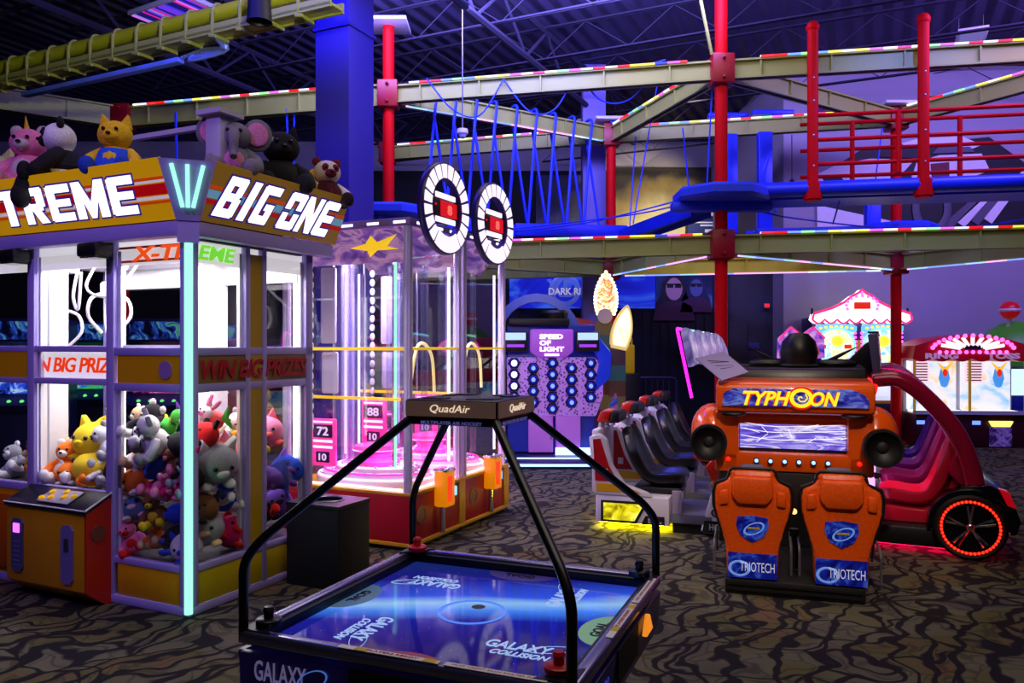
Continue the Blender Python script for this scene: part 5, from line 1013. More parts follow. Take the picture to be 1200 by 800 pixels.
# --- hexagon button wall game
SG = thing('button_wall_game', 'tall blue lit reaction game with columns of round push buttons', 'arcade game', (.55, 10.9, 0), 0)
PERF = mat('lilac_perforated', (150, 110, 190), .5); N, L, b_ = nodes_of(PERF)
t_ = N.new('ShaderNodeTexCoord'); vo = N.new('ShaderNodeTexVoronoi'); vo.inputs['Scale'].default_value = 26; r_ = N.new('ShaderNodeValToRGB'); ramp(r_, [(.3, (60, 30, 120)), (.4, (175, 120, 215))]); L.new(t_.outputs['Object'], vo.inputs['Vector']); L.new(vo.outputs['Distance'], r_.inputs['Fac']); L.new(r_.outputs[0], b_.inputs['Base Color']); L.new(r_.outputs[0], b_.inputs['Emission Color']); b_.inputs['Emission Strength'].default_value = .35
B().prism([(-.62, .62), (.62, .62), (.72, .9), (.72, 1.3), (.6, 1.44), (-.62, 1.44)], .02, .14, 'y', .02).build('button_panel', PERF, SG)
BB = mat('cobalt_button', (20, 30, 150), .25, emit=(30, 40, 220), es=.25); BW = glow('button_led', (235, 235, 255), 2.2); BD = mat('navy_button_rim', (14, 14, 60), .3)
for i in range(5):
    for j in range(5 if i % 2 == 0 else 4):
        x = -.52 + i * .265; z = 1.36 - j * .158 - (0 if i % 2 == 0 else .07)
        if z < .68 + (.1 if i > 3 else 0): continue
        q = B().lathe([(0, 0), (.088, 0), (.088, .04), (.07, .055), (0, .055)], (x, .02, z), 6, Matrix.Rotation(R(90), 4, 'X')).build('button', BD, SG); B().sph((x, -.035, z), .058, (1, .6, 1), 12).build('button_dome', BB, q)
        B().sph((x, -.072, z), .03 if i else .045, (1, .4, 1), 10).build('button_light', BW if i == 0 else glow('blue_button_led', (120, 150, 255), 1.6), q)
B().box(-.62, .62, .14, .75, .1, 1.9, .03).build('body', mat('blue_game_body', (34, 50, 170), .4), SG)
h_ = B().prism([(-.3, 1.83), (.3, 1.83), (.3, 1.52), (.2, 1.44), (-.2, 1.44), (-.3, 1.52)], -.06, .1, 'y', .03).build('header', mat('orchid_header', (170, 90, 200), .4, emit=(150, 70, 200), es=.45), SG); text('SPEED\nOF\nLIGHT', .34, .24, glow('header_white', (250, 235, 255), 2), h_, face('front', (0, -.068, 1.64)), bold=.04); B().box(-.1, .1, -.07, -.06, 1.46, 1.49).build('header_light', BW, h_)
for s in (-1, 1):
    q = B().box(s * .5 - .16, s * .5 + .16, -.03, .1, 1.52, 1.8, .02).build('side_screen', BLACK, SG); B().box(s * .5 - .14, s * .5 + .14, -.034, -.03, 1.68, 1.78).build('screen_glow', glow('pale_blue_screen', (170, 200, 255), 1.4), q); B().box(s * .5 - .12, s * .5 + .12, -.034, -.03, 1.58, 1.62).build('screen_glow', glow('violet_line', (150, 60, 220), 1.2), q)
B().box(-.6, .25, .0, .4, 1.88, 1.98, .02).lathe([(0, 0), (.16, 0), (.2, .16), (.17, .2), (0, .2)], (.05, .2, 1.9), 16).build('top_fixture', BLACK, SG)
B().lathe([(.5, -.05), (.62, 0), (.5, .05), (.5, -.05)], (-.2, .2, 1.72), 24, Matrix.Rotation(R(90), 4, 'X')).build('halo', mat('slate_halo', (90, 110, 190), .4), SG)
B().prism([(.55, .9), (.82, 1.15), (.84, 1.5), (.62, 1.78), (.5, 1.7), (.66, 1.4)], .0, .2, 'y', .04).build('side_fin', mat('royal_fin', (26, 56, 215), .3, emit=(20, 50, 220), es=.25), SG)
B().prism([(.55, .2), (.9, .95), (.95, .5), (.8, .12)], .0, .12, 'y', .02).build('swirl_panel', screen_mat('swirl_print', [(.35, (30, 30, 140)), (.5, (60, 90, 220)), (.58, (220, 60, 90)), (.7, (60, 30, 150))], (5, 5, 5), .5, 2), SG)
d_ = B().box(-.32, .02, .0, .15, .12, .62, .01).box(.06, .4, .0, .15, .12, .62, .01).build('service_door', mat('lilac_service_door', (175, 110, 200), .4, emit=(150, 60, 200), es=.2), SG); B().box(-.02, .0, -.01, .0, .3, .42).build('latch', STEEL, d_)
B().box(-.7, .75, -.75, .7, 0, .09, .02).build('floor_stage', mat('navy_stage', (20, 22, 80), .4), SG)
b = B().box(-.68, .73, -.765, -.75, .04, .07).box(-.68, .73, -.42, -.40, .09, .105).box(.05, .7, -.05, -.02, .09, .19); b.build('stage_light', glow('ice_blue_strip', (150, 180, 255), 3.0), SG)
# --- surfboard shaped lit marquees on striped posts
STRIPE = led_mat('striped_post', [(110, 60, 50), (120, 80, 70), (60, 110, 140), (150, 120, 80), (90, 50, 90)], .22, .22, 2)
BULB = glow('warm_bulb', (255, 250, 200), 3)
def board(px0, px1, pyt, pyb, pxb, pybt, D, lean, lab, art, bulbs):
    x0, zt = V(px0, pyt, D); x1, zb = V(px1, pyb, D); w_ = (x1 - x0) / 2; cx = (x0 + x1) / 2; xb, z0 = V(pxb, pybt, D)
    t = thing('marquee_post', lab, 'game marquee', (xb, D, 0), 0)
    B().tube([(0, 0, 0), (0, 0, .04)], .17, 16).build('base', BLACK, t)
    dx_ = cx - xb; B().prism([(-.13, 0), (.13, 0), (dx_ * .9 + .11, zb + .08), (dx_ * .9 - .11, zb + .08)], -.05, .05, 'y', .015).build('post', STRIPE, t)
    H = zt - zb; P = []
    for i in range(25):
        a = i / 24; P.append((w_ * max(0, math.sin(PI * (.24 + .76 * a))) ** .75, zb + H * a))
    P = P + [(-x, z) for x, z in P[-2::-1]]
    TM = Matrix.Translation((dx_, 0, 0)) @ Matrix.Translation((0, 0, zb)) @ Matrix.Rotation(R(lean), 4, 'Y') @ Matrix.Translation((0, 0, -zb))
    bd = B().at(TM).prism(P, -.06, .06, 'y').build('board', mat('cream_board_edge', (220, 190, 120), .4, emit=(240, 200, 110), es=.6), t)
    B().at(TM).prism([(x * .78, zb + H * .5 + (z - zb - H * .5) * .84) for x, z in P], -.075, -.06, 'y').build('board_art', art, bd)
    if bulbs:
        b = B().at(TM)
        for x, z in P[::2]: b.sph((x * .93, -.07, zb + H * .5 + (z - zb - H * .5) * .95), .026, n=8)
        b.build('bulbs', BULB, bd); B().at(TM).lathe([(0, 0), (.11, 0), (.11, .03), (0, .03)], (-.02, -.08, zb - .02), 20, Matrix.Rotation(R(90), 4, 'X')).build('disc', mat('pale_disc', (205, 185, 170), .4), bd)
    return t
board(696, 723, 318, 369, 700, 490, 11.6, 0, 'tall marquee post whose pointed board is edged with glowing bulbs', screen_mat('amber_board_art', [(.35, (255, 150, 30)), (.5, (255, 245, 200)), (.62, (240, 70, 40)), (.7, (255, 220, 120))], (7, 7, 7), 1.6, 1.5), True)
board(712, 736, 356, 409, 722, 500, 11.2, 12, 'leaning marquee post with a smooth white lit board', screen_mat('ivory_board_art', [(.35, (255, 250, 210)), (.6, (255, 240, 160)), (.75, (200, 220, 255))], (5, 5, 5), 1.9, 1), False)
sw = thing('wave_cutout', 'wavy blue and rainbow cutout panel behind the marquee posts', 'game panel', (1.25, 12.05, 0))
P = [(-.2, 0), (.45, 0), (.5, .5), (.4, .9), (.46, 1.2), (.3, 1.5), (.2, 1.95), (.05, 1.6), (.1, 1.3), (-.05, 1.0), (.0, .6), (-.15, .3)]
B().prism(P, 0, .08, 'y', .01).build('panel', screen_mat('wave_print', [(.3, (30, 60, 220)), (.45, (140, 220, 255)), (.52, (240, 230, 120)), (.6, (40, 110, 230)), (.72, (220, 90, 90))], (3.5, 3.5, 3.5), .6, 1.8), sw); B().box(-.1, .4, -.12, .25, 0, .05).build('foot', BLACK, sw); B().tube(smooth_path([(.05, -.01, 1.6), (.1, -.01, 1.3), (-.05, -.01, 1.0), (.0, -.01, .6), (-.15, -.01, .3)], 5), .015, 6).build('edge_light', glow('ice_blue_strip', (150, 180, 255), 3), sw)
# --- orange hooded rider behind the button wall
og = thing('hooded_rider_game', 'orange domed hood of a ride game behind the blue reaction game', 'arcade game', (1.08, 13.25, 0))
B().lathe([(.62, 0), (.6, .18), (.48, .34), (.25, .44), (0, .48)], (0, .5, 1.62), 28, Matrix.Diagonal((1, .6, 1, 1))).build('hood', noisy('orange_red_hood', (190, 90, 50), (205, 70, 60), 4, .4), og); B().box(-.6, .6, .2, .8, 0, 1.62, .04).build('body', mat('dim_blue_body', (40, 50, 120), .5), og)
B().prism([(-.64, 1.58), (.64, 1.58), (.6, 1.66), (-.6, 1.66)], .1, .2, 'y').build('hood_rim', mat('pale_rim', (190, 170, 180), .4), og)
# --- yellow locker bag on a stand, metal barrier
yb = thing('yellow_case', 'yellow case with a handle standing on a dark pedestal by the black booth', 'case', (1.87, 12.7, 0))
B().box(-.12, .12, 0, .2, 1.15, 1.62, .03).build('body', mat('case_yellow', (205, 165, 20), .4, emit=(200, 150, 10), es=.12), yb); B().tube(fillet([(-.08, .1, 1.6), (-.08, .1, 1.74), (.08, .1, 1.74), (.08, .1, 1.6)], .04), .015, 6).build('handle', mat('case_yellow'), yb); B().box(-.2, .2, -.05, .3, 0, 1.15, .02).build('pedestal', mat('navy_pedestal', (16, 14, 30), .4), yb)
br = thing('crowd_barrier', 'low steel crowd barrier in front of the black booth', 'barrier', (2.4, 13.6, 0)); b = B().tube(fillet([(-.4, 0, 0), (-.4, 0, 1.05), (.45, 0, 1.05), (.45, 0, 0)], .1), .02, 8).tube([(-.4, 0, .25), (.45, 0, .25)], .015, 6)
for i in range(7): b.tube([(-.28 + i * .1, 0, .25), (-.28 + i * .1, 0, 1.05)], .008, 5)
b.build('barrier_frame', mat('violet_grey_steel', (70, 66, 110), .4, .5), br)
for x in (-.4, .45): B().box(x - .03, x + .03, -.2, .2, 0, .03).build('foot', BLACK, br)
# --- dark ride booth with backlit sign and poster
bt = thing('ride_booth', 'black walled ride booth under the blue backlit sign', 'ride booth', (2.1, 15.0, 0))
B().box(-2.2, 2.05, .05, 2.6, 0, 2.32, .01).build('curtain_wall', noisy('black_drape', (12, 11, 18), (18, 17, 26), 2, .8), bt); B().box(-2.2, 2.05, .1, 2.6, 2.32, 3.12).build('fascia', mat('navy_fascia', (12, 14, 60), .6), bt)
b = B()
for i in range(24): b.box(-1.98 + i * .17, -1.98 + i * .17 + .008, .03, .05, 0, 2.3)
b.build('curtain_seams', mat('seam_black', (26, 24, 36), .7), bt)
XDS = screen_mat('deep_blue_backlight', [(.3, (14, 14, 150)), (.5, (24, 36, 225)), (.6, (60, 110, 255)), (.7, (20, 24, 190))], (.7, 1, .9), .75, 1.2)
x0, x1 = V(597, 0, 15)[0] - 2.1, V(768, 0, 15)[0] - 2.1; z0, z1 = V(0, 361, 15)[1], V(0, 320, 15)[1]
sg = B().box(x0, x1, .02, .1, z0, z1).build('backlit_sign', XDS, bt)
cx, cz = V(662, 340, 15); cx -= 2.1
B().ring((cx, .01, cz), .26, .045, Matrix.Rotation(R(90), 4, 'X') @ Matrix.Diagonal((1, 1, .3, 1)), 36, 6).build('sign_ring', mat('steel_blue_mark', (90, 110, 190), .4, emit=(80, 100, 200), es=.5), sg); text('XD', .62, .34, mat('steel_blue_mark'), sg, face('front', (cx - .05, .012, cz + .04)), bold=.03)
text('DARK RIDE', .82, .13, glow('sign_white', (215, 225, 255), 1), sg, face('front', (cx + .1, -.0, cz - .02)), bold=.02)
b = B()
for pa, pb in ((600, 628), (643, 692), (706, 732), (739, 752)):
    n__ = int((pb - pa) / 5)
    for i in range(n__): x, z = V(pa + i * 5, 318, 14.9); b.box(x - 2.1, x - 2.1 + .06, -.06, .0, z - .03, z + .02, .008)
b.build('sign_lights', glow('cool_white_led', (205, 225, 255), 3), sg)
x0, x1 = V(769, 0, 15)[0] - 2.1, V(835, 0, 15)[0] - 2.1
po_ = B().box(x0, x1, .02, .06, z0, z1 + .06).build('poster', screen_mat('poster_blue', [(.3, (10, 12, 60)), (.55, (24, 40, 130)), (.7, (60, 90, 190))], (1.2, 1, 1.2), .6, 1), bt)
def portrait(cx, cz, s, hood, skin):
    P = [(cx + s * x, cz + s * z) for x, z in [(-.5, -.62), (.5, -.62), (.42, -.2), (.3, .0), (.28, .3), (.14, .46), (-.14, .46), (-.28, .3), (-.32, 0), (-.44, -.2)]]
    q = B().prism(P, .005, .02, 'y').build('portrait', hood, po_); B().prism([(cx + s * .2 * math.cos(R(a)), cz + s * (.13 + .27 * math.sin(R(a)))) for a in range(0, 360, 24)], .0, .006, 'y').build('portrait_face', skin, q)
    B().prism([(cx - s * .5, cz - s * .62), (cx + s * .5, cz - s * .62), (cx + s * .42, cz - s * .28), (cx + s * .16, cz - s * .16), (cx - s * .16, cz - s * .16), (cx - s * .42, cz - s * .28)], .001, .006, 'y').build('portrait_top', mat('print_plum_top', (70, 24, 60), .6), q)
    B().box(cx - s * .17, cx - s * .02, -.004, 0, cz + s * .16, cz + s * .26).box(cx + s * .02, cx + s * .17, -.004, 0, cz + s * .16, cz + s * .26).box(cx - s * .17, cx + s * .17, -.004, 0, cz + s * .23, cz + s * .26).build('portrait_glasses', BLACK, q)
px_, pz_ = V(790, 345, 15); portrait(px_ - 2.1, pz_, .8, mat('plum_hood', (26, 18, 36), .6), mat('print_skin', (150, 110, 140), .6, emit=(120, 80, 120), es=.35)); px_, pz_ = V(816, 344, 15); portrait(px_ - 2.1, pz_ + .03, .62, mat('indigo_hood', (22, 24, 70), .6), mat('print_skin_blue', (70, 70, 130), .6, emit=(50, 55, 120), es=.35))
# --- exit signs
def esign(px, py, D, w_, h2, lab, txt):
    x, z = V(px, py, D); t = thing('exit_sign', lab, 'exit sign', (x, D, z)); B().box(-w_, w_, 0, .05, -h2, h2, .006).build('housing', mat('pale_exit_case', (150, 130, 150), .4), t); B().box(-w_ + .015, w_ - .015, -.006, 0, -h2 + .015, h2 - .015).build('face', glow('exit_red', (255, 24, 10), 1.6), t)
    if txt: text(txt, w_ * 1.4, h2 * 1.1, glow('exit_letter', (255, 160, 140), 1.2), t, face('front', (0, -.008, 0)), bold=.02)
    B().box(-.02, .02, .0, .17, -.03, .03).build('bracket', BLACK, t)
esign(917, 354, 15.05, .1, .065, 'red lit exit sign at the corner of the lilac wall', 'EXIT'); esign(899, 358, 15.05, .055, .045, 'small plain red exit light left of the lettered exit sign', None)
x, z = V(884, 405, 15.15); o = B().box(x - .1, x + .1, 15.16, 15.2, z - .06, z + .06, .005).build('notice_plate', mat('steel_blue_plate', (70, 80, 140), .4)); tag(o, 'small bluish plate on the dark lobby wall', 'notice')
# --- murals and posters on the walls
def smoke_mat(name, stops, sc, rough=.7): 
    if name in _m: return _m[name]
    m = mat(name, (20, 20, 20), rough); N, L, b = nodes_of(m); t = N.new('ShaderNodeTexCoord'); mp = N.new('ShaderNodeMapping'); mp.inputs['Scale'].default_value = sc; n = N.new('ShaderNodeTexNoise'); n.inputs['Scale'].default_value = 1; n.inputs['Detail'].default_value = 5; r = N.new('ShaderNodeValToRGB'); ramp(r, stops)
    L.new(t.outputs['Object'], mp.inputs[0]); L.new(mp.outputs[0], n.inputs['Vector']); L.new(n.outputs['Fac'], r.inputs['Fac']); L.new(r.outputs[0], b.inputs['Base Color']); return m
def glow_mural():
    """a painted burst of pale gold cloud on black"""
    m = mat('gold_cloud_mural', (20, 20, 20), .7); N, L, b = nodes_of(m); t = N.new('ShaderNodeTexCoord'); g = N.new('ShaderNodeTexGradient'); g.gradient_type = 'SPHERICAL'; mp = N.new('ShaderNodeMapping'); mp.inputs['Scale'].default_value = (.55, .1, .62); mp.inputs['Location'].default_value = (-.28, 0, .36); n = N.new('ShaderNodeTexNoise'); n.inputs['Scale'].default_value = 1.4; n.inputs['Detail'].default_value = 5
    mu = N.new('ShaderNodeMix'); mu.data_type = 'VECTOR'; mu.inputs[0].default_value = .35; L.new(t.outputs['Object'], mp.inputs[0]); L.new(t.outputs['Object'], n.inputs['Vector']); L.new(mp.outputs[0], mu.inputs[4]); L.new(n.outputs['Color'], mu.inputs[5]); L.new(mu.outputs[1], g.inputs['Vector'])
    r = N.new('ShaderNodeValToRGB'); ramp(r, [(.0, (10, 10, 14)), (.2, (50, 44, 40)), (.38, (170, 150, 80)), (.55, (240, 228, 150)), (.75, (250, 245, 200))]); L.new(g.outputs['Fac'], r.inputs['Fac']); L.new(r.outputs[0], b.inputs['Base Color']); L.new(r.outputs[0], b.inputs['Emission Color']); b.inputs['Emission Strength'].default_value = .0
    return m
D = 19.9
x0, zt = V(712, 196, D); x1, zb = V(852, 292, D)
mu_ = thing('wall_mural', 'black mural with a burst of pale gold cloud, left of the tall red pole', 'mural', ((x0 + x1) / 2, D, (zt + zb) / 2)); B().box((x0 - x1) / 2, (x1 - x0) / 2, 0, .06, (zb - zt) / 2, (zt - zb) / 2).build('canvas', glow_mural(), mu_)
x0, zt = V(628, 205, D); x1, zb = V(690, 285, D)
mu2 = thing('wall_mural', 'dim smoky blue mural behind the hanging straps', 'mural', ((x0 + x1) / 2, D, (zt + zb) / 2)); B().box((x0 - x1) / 2, (x1 - x0) / 2, 0, .06, (zb - zt) / 2, (zt - zb) / 2).build('canvas', smoke_mat('smoky_mural', [(.35, (14, 14, 20)), (.55, (60, 66, 90)), (.7, (130, 130, 140))], (.7, .5, .8)), mu2)
x0, zt = V(806, 238, 19.6); x1, zb = V(842, 275, 19.6); ps = thing('wall_poster', 'small blue and white poster on the gold cloud mural', 'poster', ((x0 + x1) / 2, 19.75, (zt + zb) / 2)); w_ = (x1 - x0) / 2; h2 = (zt - zb) / 2
B().box(-w_, w_, 0, .14, -h2, h2).build('sheet', mat('poster_black', (20, 22, 60), .6), ps); B().box(-w_ * .9, w_ * .9, -.01, 0, -h2 * .9, h2 * .05).build('blue_block', mat('poster_blue_ink', (40, 60, 150), .6), ps); B().prism([(-w_ * .8, .1), (-w_ * .5, h2 * .8), (-w_ * .2, .1), (w_ * .2, .1), (w_ * .6, h2 * .8), (w_ * .9, .1)], -.012, 0, 'y').box(-w_ * .7, w_ * .8, -.014, -.01, -h2 * .2, -h2 * .12).box(-w_ * .1, w_ * .8, -.014, -.01, -h2 * .4, -h2 * .3).box(w_ * .2, w_ * .7, -.014, -.01, -h2 * .8, -h2 * .6).build('white_print', mat('poster_white_ink', (235, 235, 240), .6, emit=(225, 225, 240), es=.25), ps)
# car mural on the lilac wall
D = 14.53; W2 = lambda pts: [V(x, y, D) for x, y in pts]
cm = thing('car_mural', 'large wall print of a white sports car over dark bodywork, behind the red railing', 'mural', (7.5, D, 4.4))
def flat(name, pts, m_, y0=-.01, y1=.04): return B().prism([(x - 7.5, z - 4.4) for x, z in W2(pts)], y0, y1, 'y').build(name, m_, cm)
INKW = mat('print_white', (240, 232, 245), .6); INKD = mat('print_dark', (20, 18, 28), .6); INKG = mat('print_grey', (90, 86, 110), .6); INKR = mat('print_maroon', (110, 24, 50), .6)
flat('backdrop', [(958, 208), (1010, 175), (1160, 160), (1215, 200), (1215, 292), (1062, 272), (958, 240)], INKD, .02, .045)
flat('bonnet', [(958, 204), (982, 192), (1020, 186), (1072, 187), (1060, 200), (1036, 216), (1000, 222), (960, 214)], INKW); flat('roof', [(1056, 168), (1078, 162), (1128, 160), (1150, 170), (1140, 174), (1090, 170), (1062, 172)], INKW); flat('bumper', [(958, 220), (1000, 226), (1034, 222), (1030, 236), (965, 234)], INKG); flat('lamp_print', [(962, 208), (984, 206), (990, 213), (968, 215)], INKD, -.014, 0); flat('windscreen', [(1030, 184), (1058, 170), (1086, 172), (1070, 185)], INKD, -.014, 0)
flat('side_panel', [(1074, 190), (1100, 182), (1150, 180), (1160, 200), (1120, 214), (1080, 226), (1066, 214)], INKW); flat('side_window', [(1092, 180), (1100, 172), (1136, 172), (1142, 178)], INKG, -.014, 0); flat('door_mark', [(1090, 192), (1112, 190), (1112, 210), (1092, 214)], INKR, -.015, 0)
cx_, cz_ = V(1092, 244, D); B().ring((cx_ - 7.5, -.005, cz_ - 4.4), .42, .1, Matrix.Rotation(R(90), 4, 'X') @ Matrix.Diagonal((.7, 1, .2, 1)), 30, 6).build('wheel_print', INKG, cm)
for k in range(4): flat('silver_strip', [(1105 + k * 16, 262 - k * 2), (1150 + k * 16, 224 - k * 8), (1157 + k * 16, 228 - k * 8), (1114 + k * 16, 268 - k * 2)], INKW if k % 2 else INKG)
flat('lit_wall_patch', [(958, 240), (1060, 262), (1062, 274), (1000, 276), (958, 268)], INKW, .01, .03)  # white patch painted for the paler lit wall beneath the print
# --- circus wheel game (two bays under a tent top)
CYAN = glow('bay_cyan_white', (200, 245, 255), 1.5); PINKB = glow('pink_bulb', (255, 90, 220), 2.6); WARMW = glow('tent_white', (255, 240, 245), 1.8)
CX = 6.1; CY = 13.6
cg = thing('wheel_game', 'circus tent topped prize wheel game with two bright round dials', 'arcade game', (CX, CY, 0), -3)
B().box(-.8, .8, 0, .85, 0, .66, .02).build('base', mat('midnight_base', (28, 22, 80), .4), cg); b = B()
for x in (-.78, 0, .78): b.box(x - .02, x + .02, -.012, .0, .02, .66)
b.box(-.8, .8, -.015, .0, .6, .66).box(-.8, .8, -.012, 0, .02, .05).build('base_trim', mat('orange_trim', (210, 110, 30), .4), cg)
B().prism([(-.1, .66), (-.1, .74), (.2, .9), (.2, .66)], -.8, .8, 'x', .01).build('control_shelf', mat('lit_shelf', (220, 220, 240), .4, emit=(220, 225, 255), es=.8), cg)
B().box(-.8, .8, .3, .85, .66, 2.1, .01).build('back', mat('indigo_back', (30, 24, 110), .4), cg)
DIAL = screen_mat('dial_print', [(.33, (150, 220, 255)), (.47, (240, 250, 255)), (.55, (255, 235, 130)), (.63, (235, 245, 255)), (.72, (120, 200, 250))], (6, 6, 6), 1.25, .8)
for s in (-1, 1):
    x = s * .4; bay = B().box(x - .33, x + .33, .26, .3, .92, 1.98, .01).build('bay', screen_mat('bay_print', [(.35, (60, 130, 240)), (.5, (170, 225, 255)), (.65, (235, 250, 255))], (2, 2, 3), 1.0, .6), cg)
    B().lathe([(0, 0), (.31, 0), (.33, .02), (.31, .04), (0, .04)], (x, .25, 1.6), 32, Matrix.Rotation(R(90), 4, 'X')).build('dial', DIAL, bay); B().ring((x, .2, 1.6), .315, .02, Matrix.Rotation(R(90), 4, 'X'), 32, 6).build('dial_rim', glow('rim_cyan', (140, 230, 255), 1.3), bay)
    B().lathe([(0, 0), (.11, 0), (.08, .05), (0, .06)], (x + .02, .21, 1.68), 8, Matrix.Rotation(R(90), 4, 'X')).build('dial_star', glow('yellow_star', (255, 220, 60), 1.3), bay)
    for dx_ in (-.24, .2): B().box(x + dx_ - .06, x + dx_ + .06, .19, .21, 1.55, 1.62, .005).build('dial_mark', glow('red_mark', (240, 40, 20), 1.1), bay)
    q = B().box(x - .1, x + .1, .19, .22, 1.2, 1.3, .01).build('number_plate', glow('red_number', (230, 40, 20), 1.0), bay); b = B()
    for a_ in (-1, 1):
        for c_ in (-1, 1): b.sph((x + a_ * .12, .2, 1.25 + c_ * .055), .035, n=10)
    b.build('plate_knobs', glow('amber_knob', (255, 190, 40), 1.1), q)
    b = B().prism([(x - .36 + i * .036, 1.93 + .05 * abs(math.sin(i * .8)) + .03 * math.sin(PI * i / 20)) for i in range(21)] + [(x + .36 - i * .072, 1.86 - .02 * (i % 2)) for i in range(11)], .215, .24, 'y'); b.build('bay_crest', glow('crest_cyan', (120, 215, 255), 1.0), bay); b = B()
    for i in range(7): b.sph((x - .27 + i * .09, .205, 1.91 + .03 * math.sin(PI * i / 6)), .026, (1.2, .4, .9), 8)
    b.build('crest_jewels', glow('gold_word', (255, 225, 90), 1.3), bay)
    b = B()
    for c_ in (-1, 1):
        for i in range(6): b.sph((x + c_ * .345, .25, 1.45 + i * .075), .026, n=8)
    b.build('side_bulbs', PINKB, bay)
B().box(-.03, .03, .22, .3, .9, 1.7, .01).build('divider', mat('gold_divider', (190, 140, 50), .3, .5, emit=(220, 160, 40), es=.3), cg)
P = [(-.85, 2.06), (-.82, 2.16), (-.5, 2.26), (-.3, 2.36), (-.18, 2.46), (-.06, 2.52), (0, 2.58), (.06, 2.52), (.18, 2.46), (.3, 2.36), (.5, 2.26), (.82, 2.16), (.85, 2.06)]
sc_ = [(.85 - i * (1.7 / 48), 2.06 - .07 * abs(math.sin(PI * i / 6))) for i in range(1, 48)]
tp_ = B().prism(P + sc_, .1, .3, 'y').build('tent_top', WARMW, cg); B().tube([(x, .09, z) for x, z in P], .022, 6).tube([(x, .09, z) for x, z in [P[-1]] + sc_ + [P[0]]], .018, 6).build('tent_edge', glow('hot_pink_edge', (255, 40, 110), 1.6), tp_)
b = B()
for i in range(11): a = R(-20 + 22 * i); b.sph((.27 * math.cos(a), .08, 2.3 + .17 * math.sin(a)), .03, n=8)
b.build('tent_bulbs', PINKB, tp_); B().box(-.14, .14, .06, .1, 2.24, 2.36, .01).build('tent_number', glow('red_number', (230, 40, 20), 1), tp_); B().sph((0, .1, 2.52), .03, n=8).build('tent_finial', PINKB, tp_)
for x in (-.82, .82): B().cyl((x, .2, 2.1), (x, .2, 2.26), .02, n=8).build('corner_post', BLACK, tp_)
# --- tossing game (two lit bays under a red arched canopy)
rg = thing('toss_game', 'two bay tossing game under a red canopy arched with pink bulbs', 'arcade game', (7.24, 12.35, 0), -5)
B().box(-.85, .85, 0, .95, .0, .52, .02).build('base', mat('maroon_base', (60, 10, 30), .4), rg)
for s in (-1, 1):
    q = B().prism([(s * .42 - .18, .42), (s * .42 + .18, .42), (s * .42 + .13, .33), (s * .42 - .13, .33)], -.05, .02, 'y', .01).build('ticket_chute', glow('yellow_chute', (255, 240, 120), 1.3), rg); B().box(s * .42 - .17, s * .42 + .17, -.02, .0, .02, .32, .01).build('ticket_door', screen_mat('violet_door_print', [(.4, (40, 20, 90)), (.55, (120, 90, 200)), (.7, (60, 30, 120))], (9, 9, 9), .5, 1), rg); B().box(s * .42 - .42, s * .42 - .3, -.012, .0, .36, .42).build('card_light', glow('blue_card_light', (110, 150, 255), 1.5), rg)
BAYW = screen_mat('toss_bay_print', [(.3, (130, 200, 255)), (.42, (225, 235, 255)), (.55, (255, 245, 250)), (.66, (255, 215, 150)), (.74, (160, 220, 255))], (2.2, 2, 3), 1.15, .8)
B().box(-.85, .85, .5, .95, .52, 1.5, .01).build('back', mat('pale_back', (190, 190, 215), .4), rg)
for s in (-1, 1):
    x = s * .42; bay = B().box(x - .38, x + .38, .44, .5, .56, 1.44, .008).build('bay', BAYW, rg)
    f_ = B().box(x - .34, x - .06, .4, .44, 1.0, 1.38, .008).build('score_frame', glow('pale_pink_frame', (255, 215, 235), 1.2), bay); b = B()
    for i in range(7): b.box(x - .31, x - .09, .39, .4, 1.03 + i * .045, 1.05 + i * .045)
    b.build('score_lines', mat('pink_grey_line', (190, 110, 150), .5), f_)
    fg = B().lathe([(0, 0), (.05, .02), (.09, .15), (.06, .3), (.03, .34), (0, .34)], (x + .18, .41, .92), 12, Matrix.Diagonal((1, .3, 1, 1))).build('target_skirt', glow('sky_target', (70, 150, 240), 1.1), bay); B().prism([(x + .06, 1.34), (x + .18, 1.24), (x + .3, 1.34), (x + .22, 1.2), (x + .18, 1.1), (x + .14, 1.2)], .38, .4, 'y').build('target_star', glow('amber_star', (255, 190, 60), 1.2), fg); B().sph((x + .18, .38, 1.16), .04, (1, .4, 1.6), 10).build('target_heart', glow('red_mark', (240, 40, 20), 1.1), fg)
    B().box(x - .38, x + .38, .1, .44, .53, .56).build('bay_floor', glow('white_bay_floor', (255, 252, 235), 1.3), bay)
for x in (-.84, 0, .84): B().cyl((x, .08, .52), (x, .08, 1.42), .022, n=10).build('corner_post', mat('brass_post', (200, 160, 70), .25, .7, emit=(220, 170, 60), es=.25), rg)
for s, e_ in ((-.83, -.02), (.02, .83)): B().box(s, e_, .07, .075, .56, 1.4).build('pane', GLASS, rg)
B().prism([(-.05, .52), (-.05, .58), (.1, .56), (.1, .52)], -.86, .86, 'x').build('front_ledge', mat('pale_back'), rg)
can = [(-.9, 1.4), (-.86, 1.6), (-.5, 1.72), (0, 1.78), (.5, 1.72), (.86, 1.6), (.9, 1.4)] + [(.9 - i * .0375, 1.4 - .05 * abs(math.sin(PI * i / 8))) for i in range(1, 48)]
cn = B().prism(can, .0, .9, 'y', 0).build('canopy', mat('red_canopy', (165, 14, 34), .4, emit=(170, 8, 30), es=.18), rg)
b = B()
for i in range(15): a = R(12 + 156 * i / 14); b.sph((.62 * math.cos(a), -.03, 1.52 + .24 * math.sin(a)), .034, n=8)
for i in range(11): b.sph((-.5 + i * .1, -.03, 1.5), .03, n=8)
b.build('canopy_bulbs', PINKB, cn, kind='stuff'); b = B()
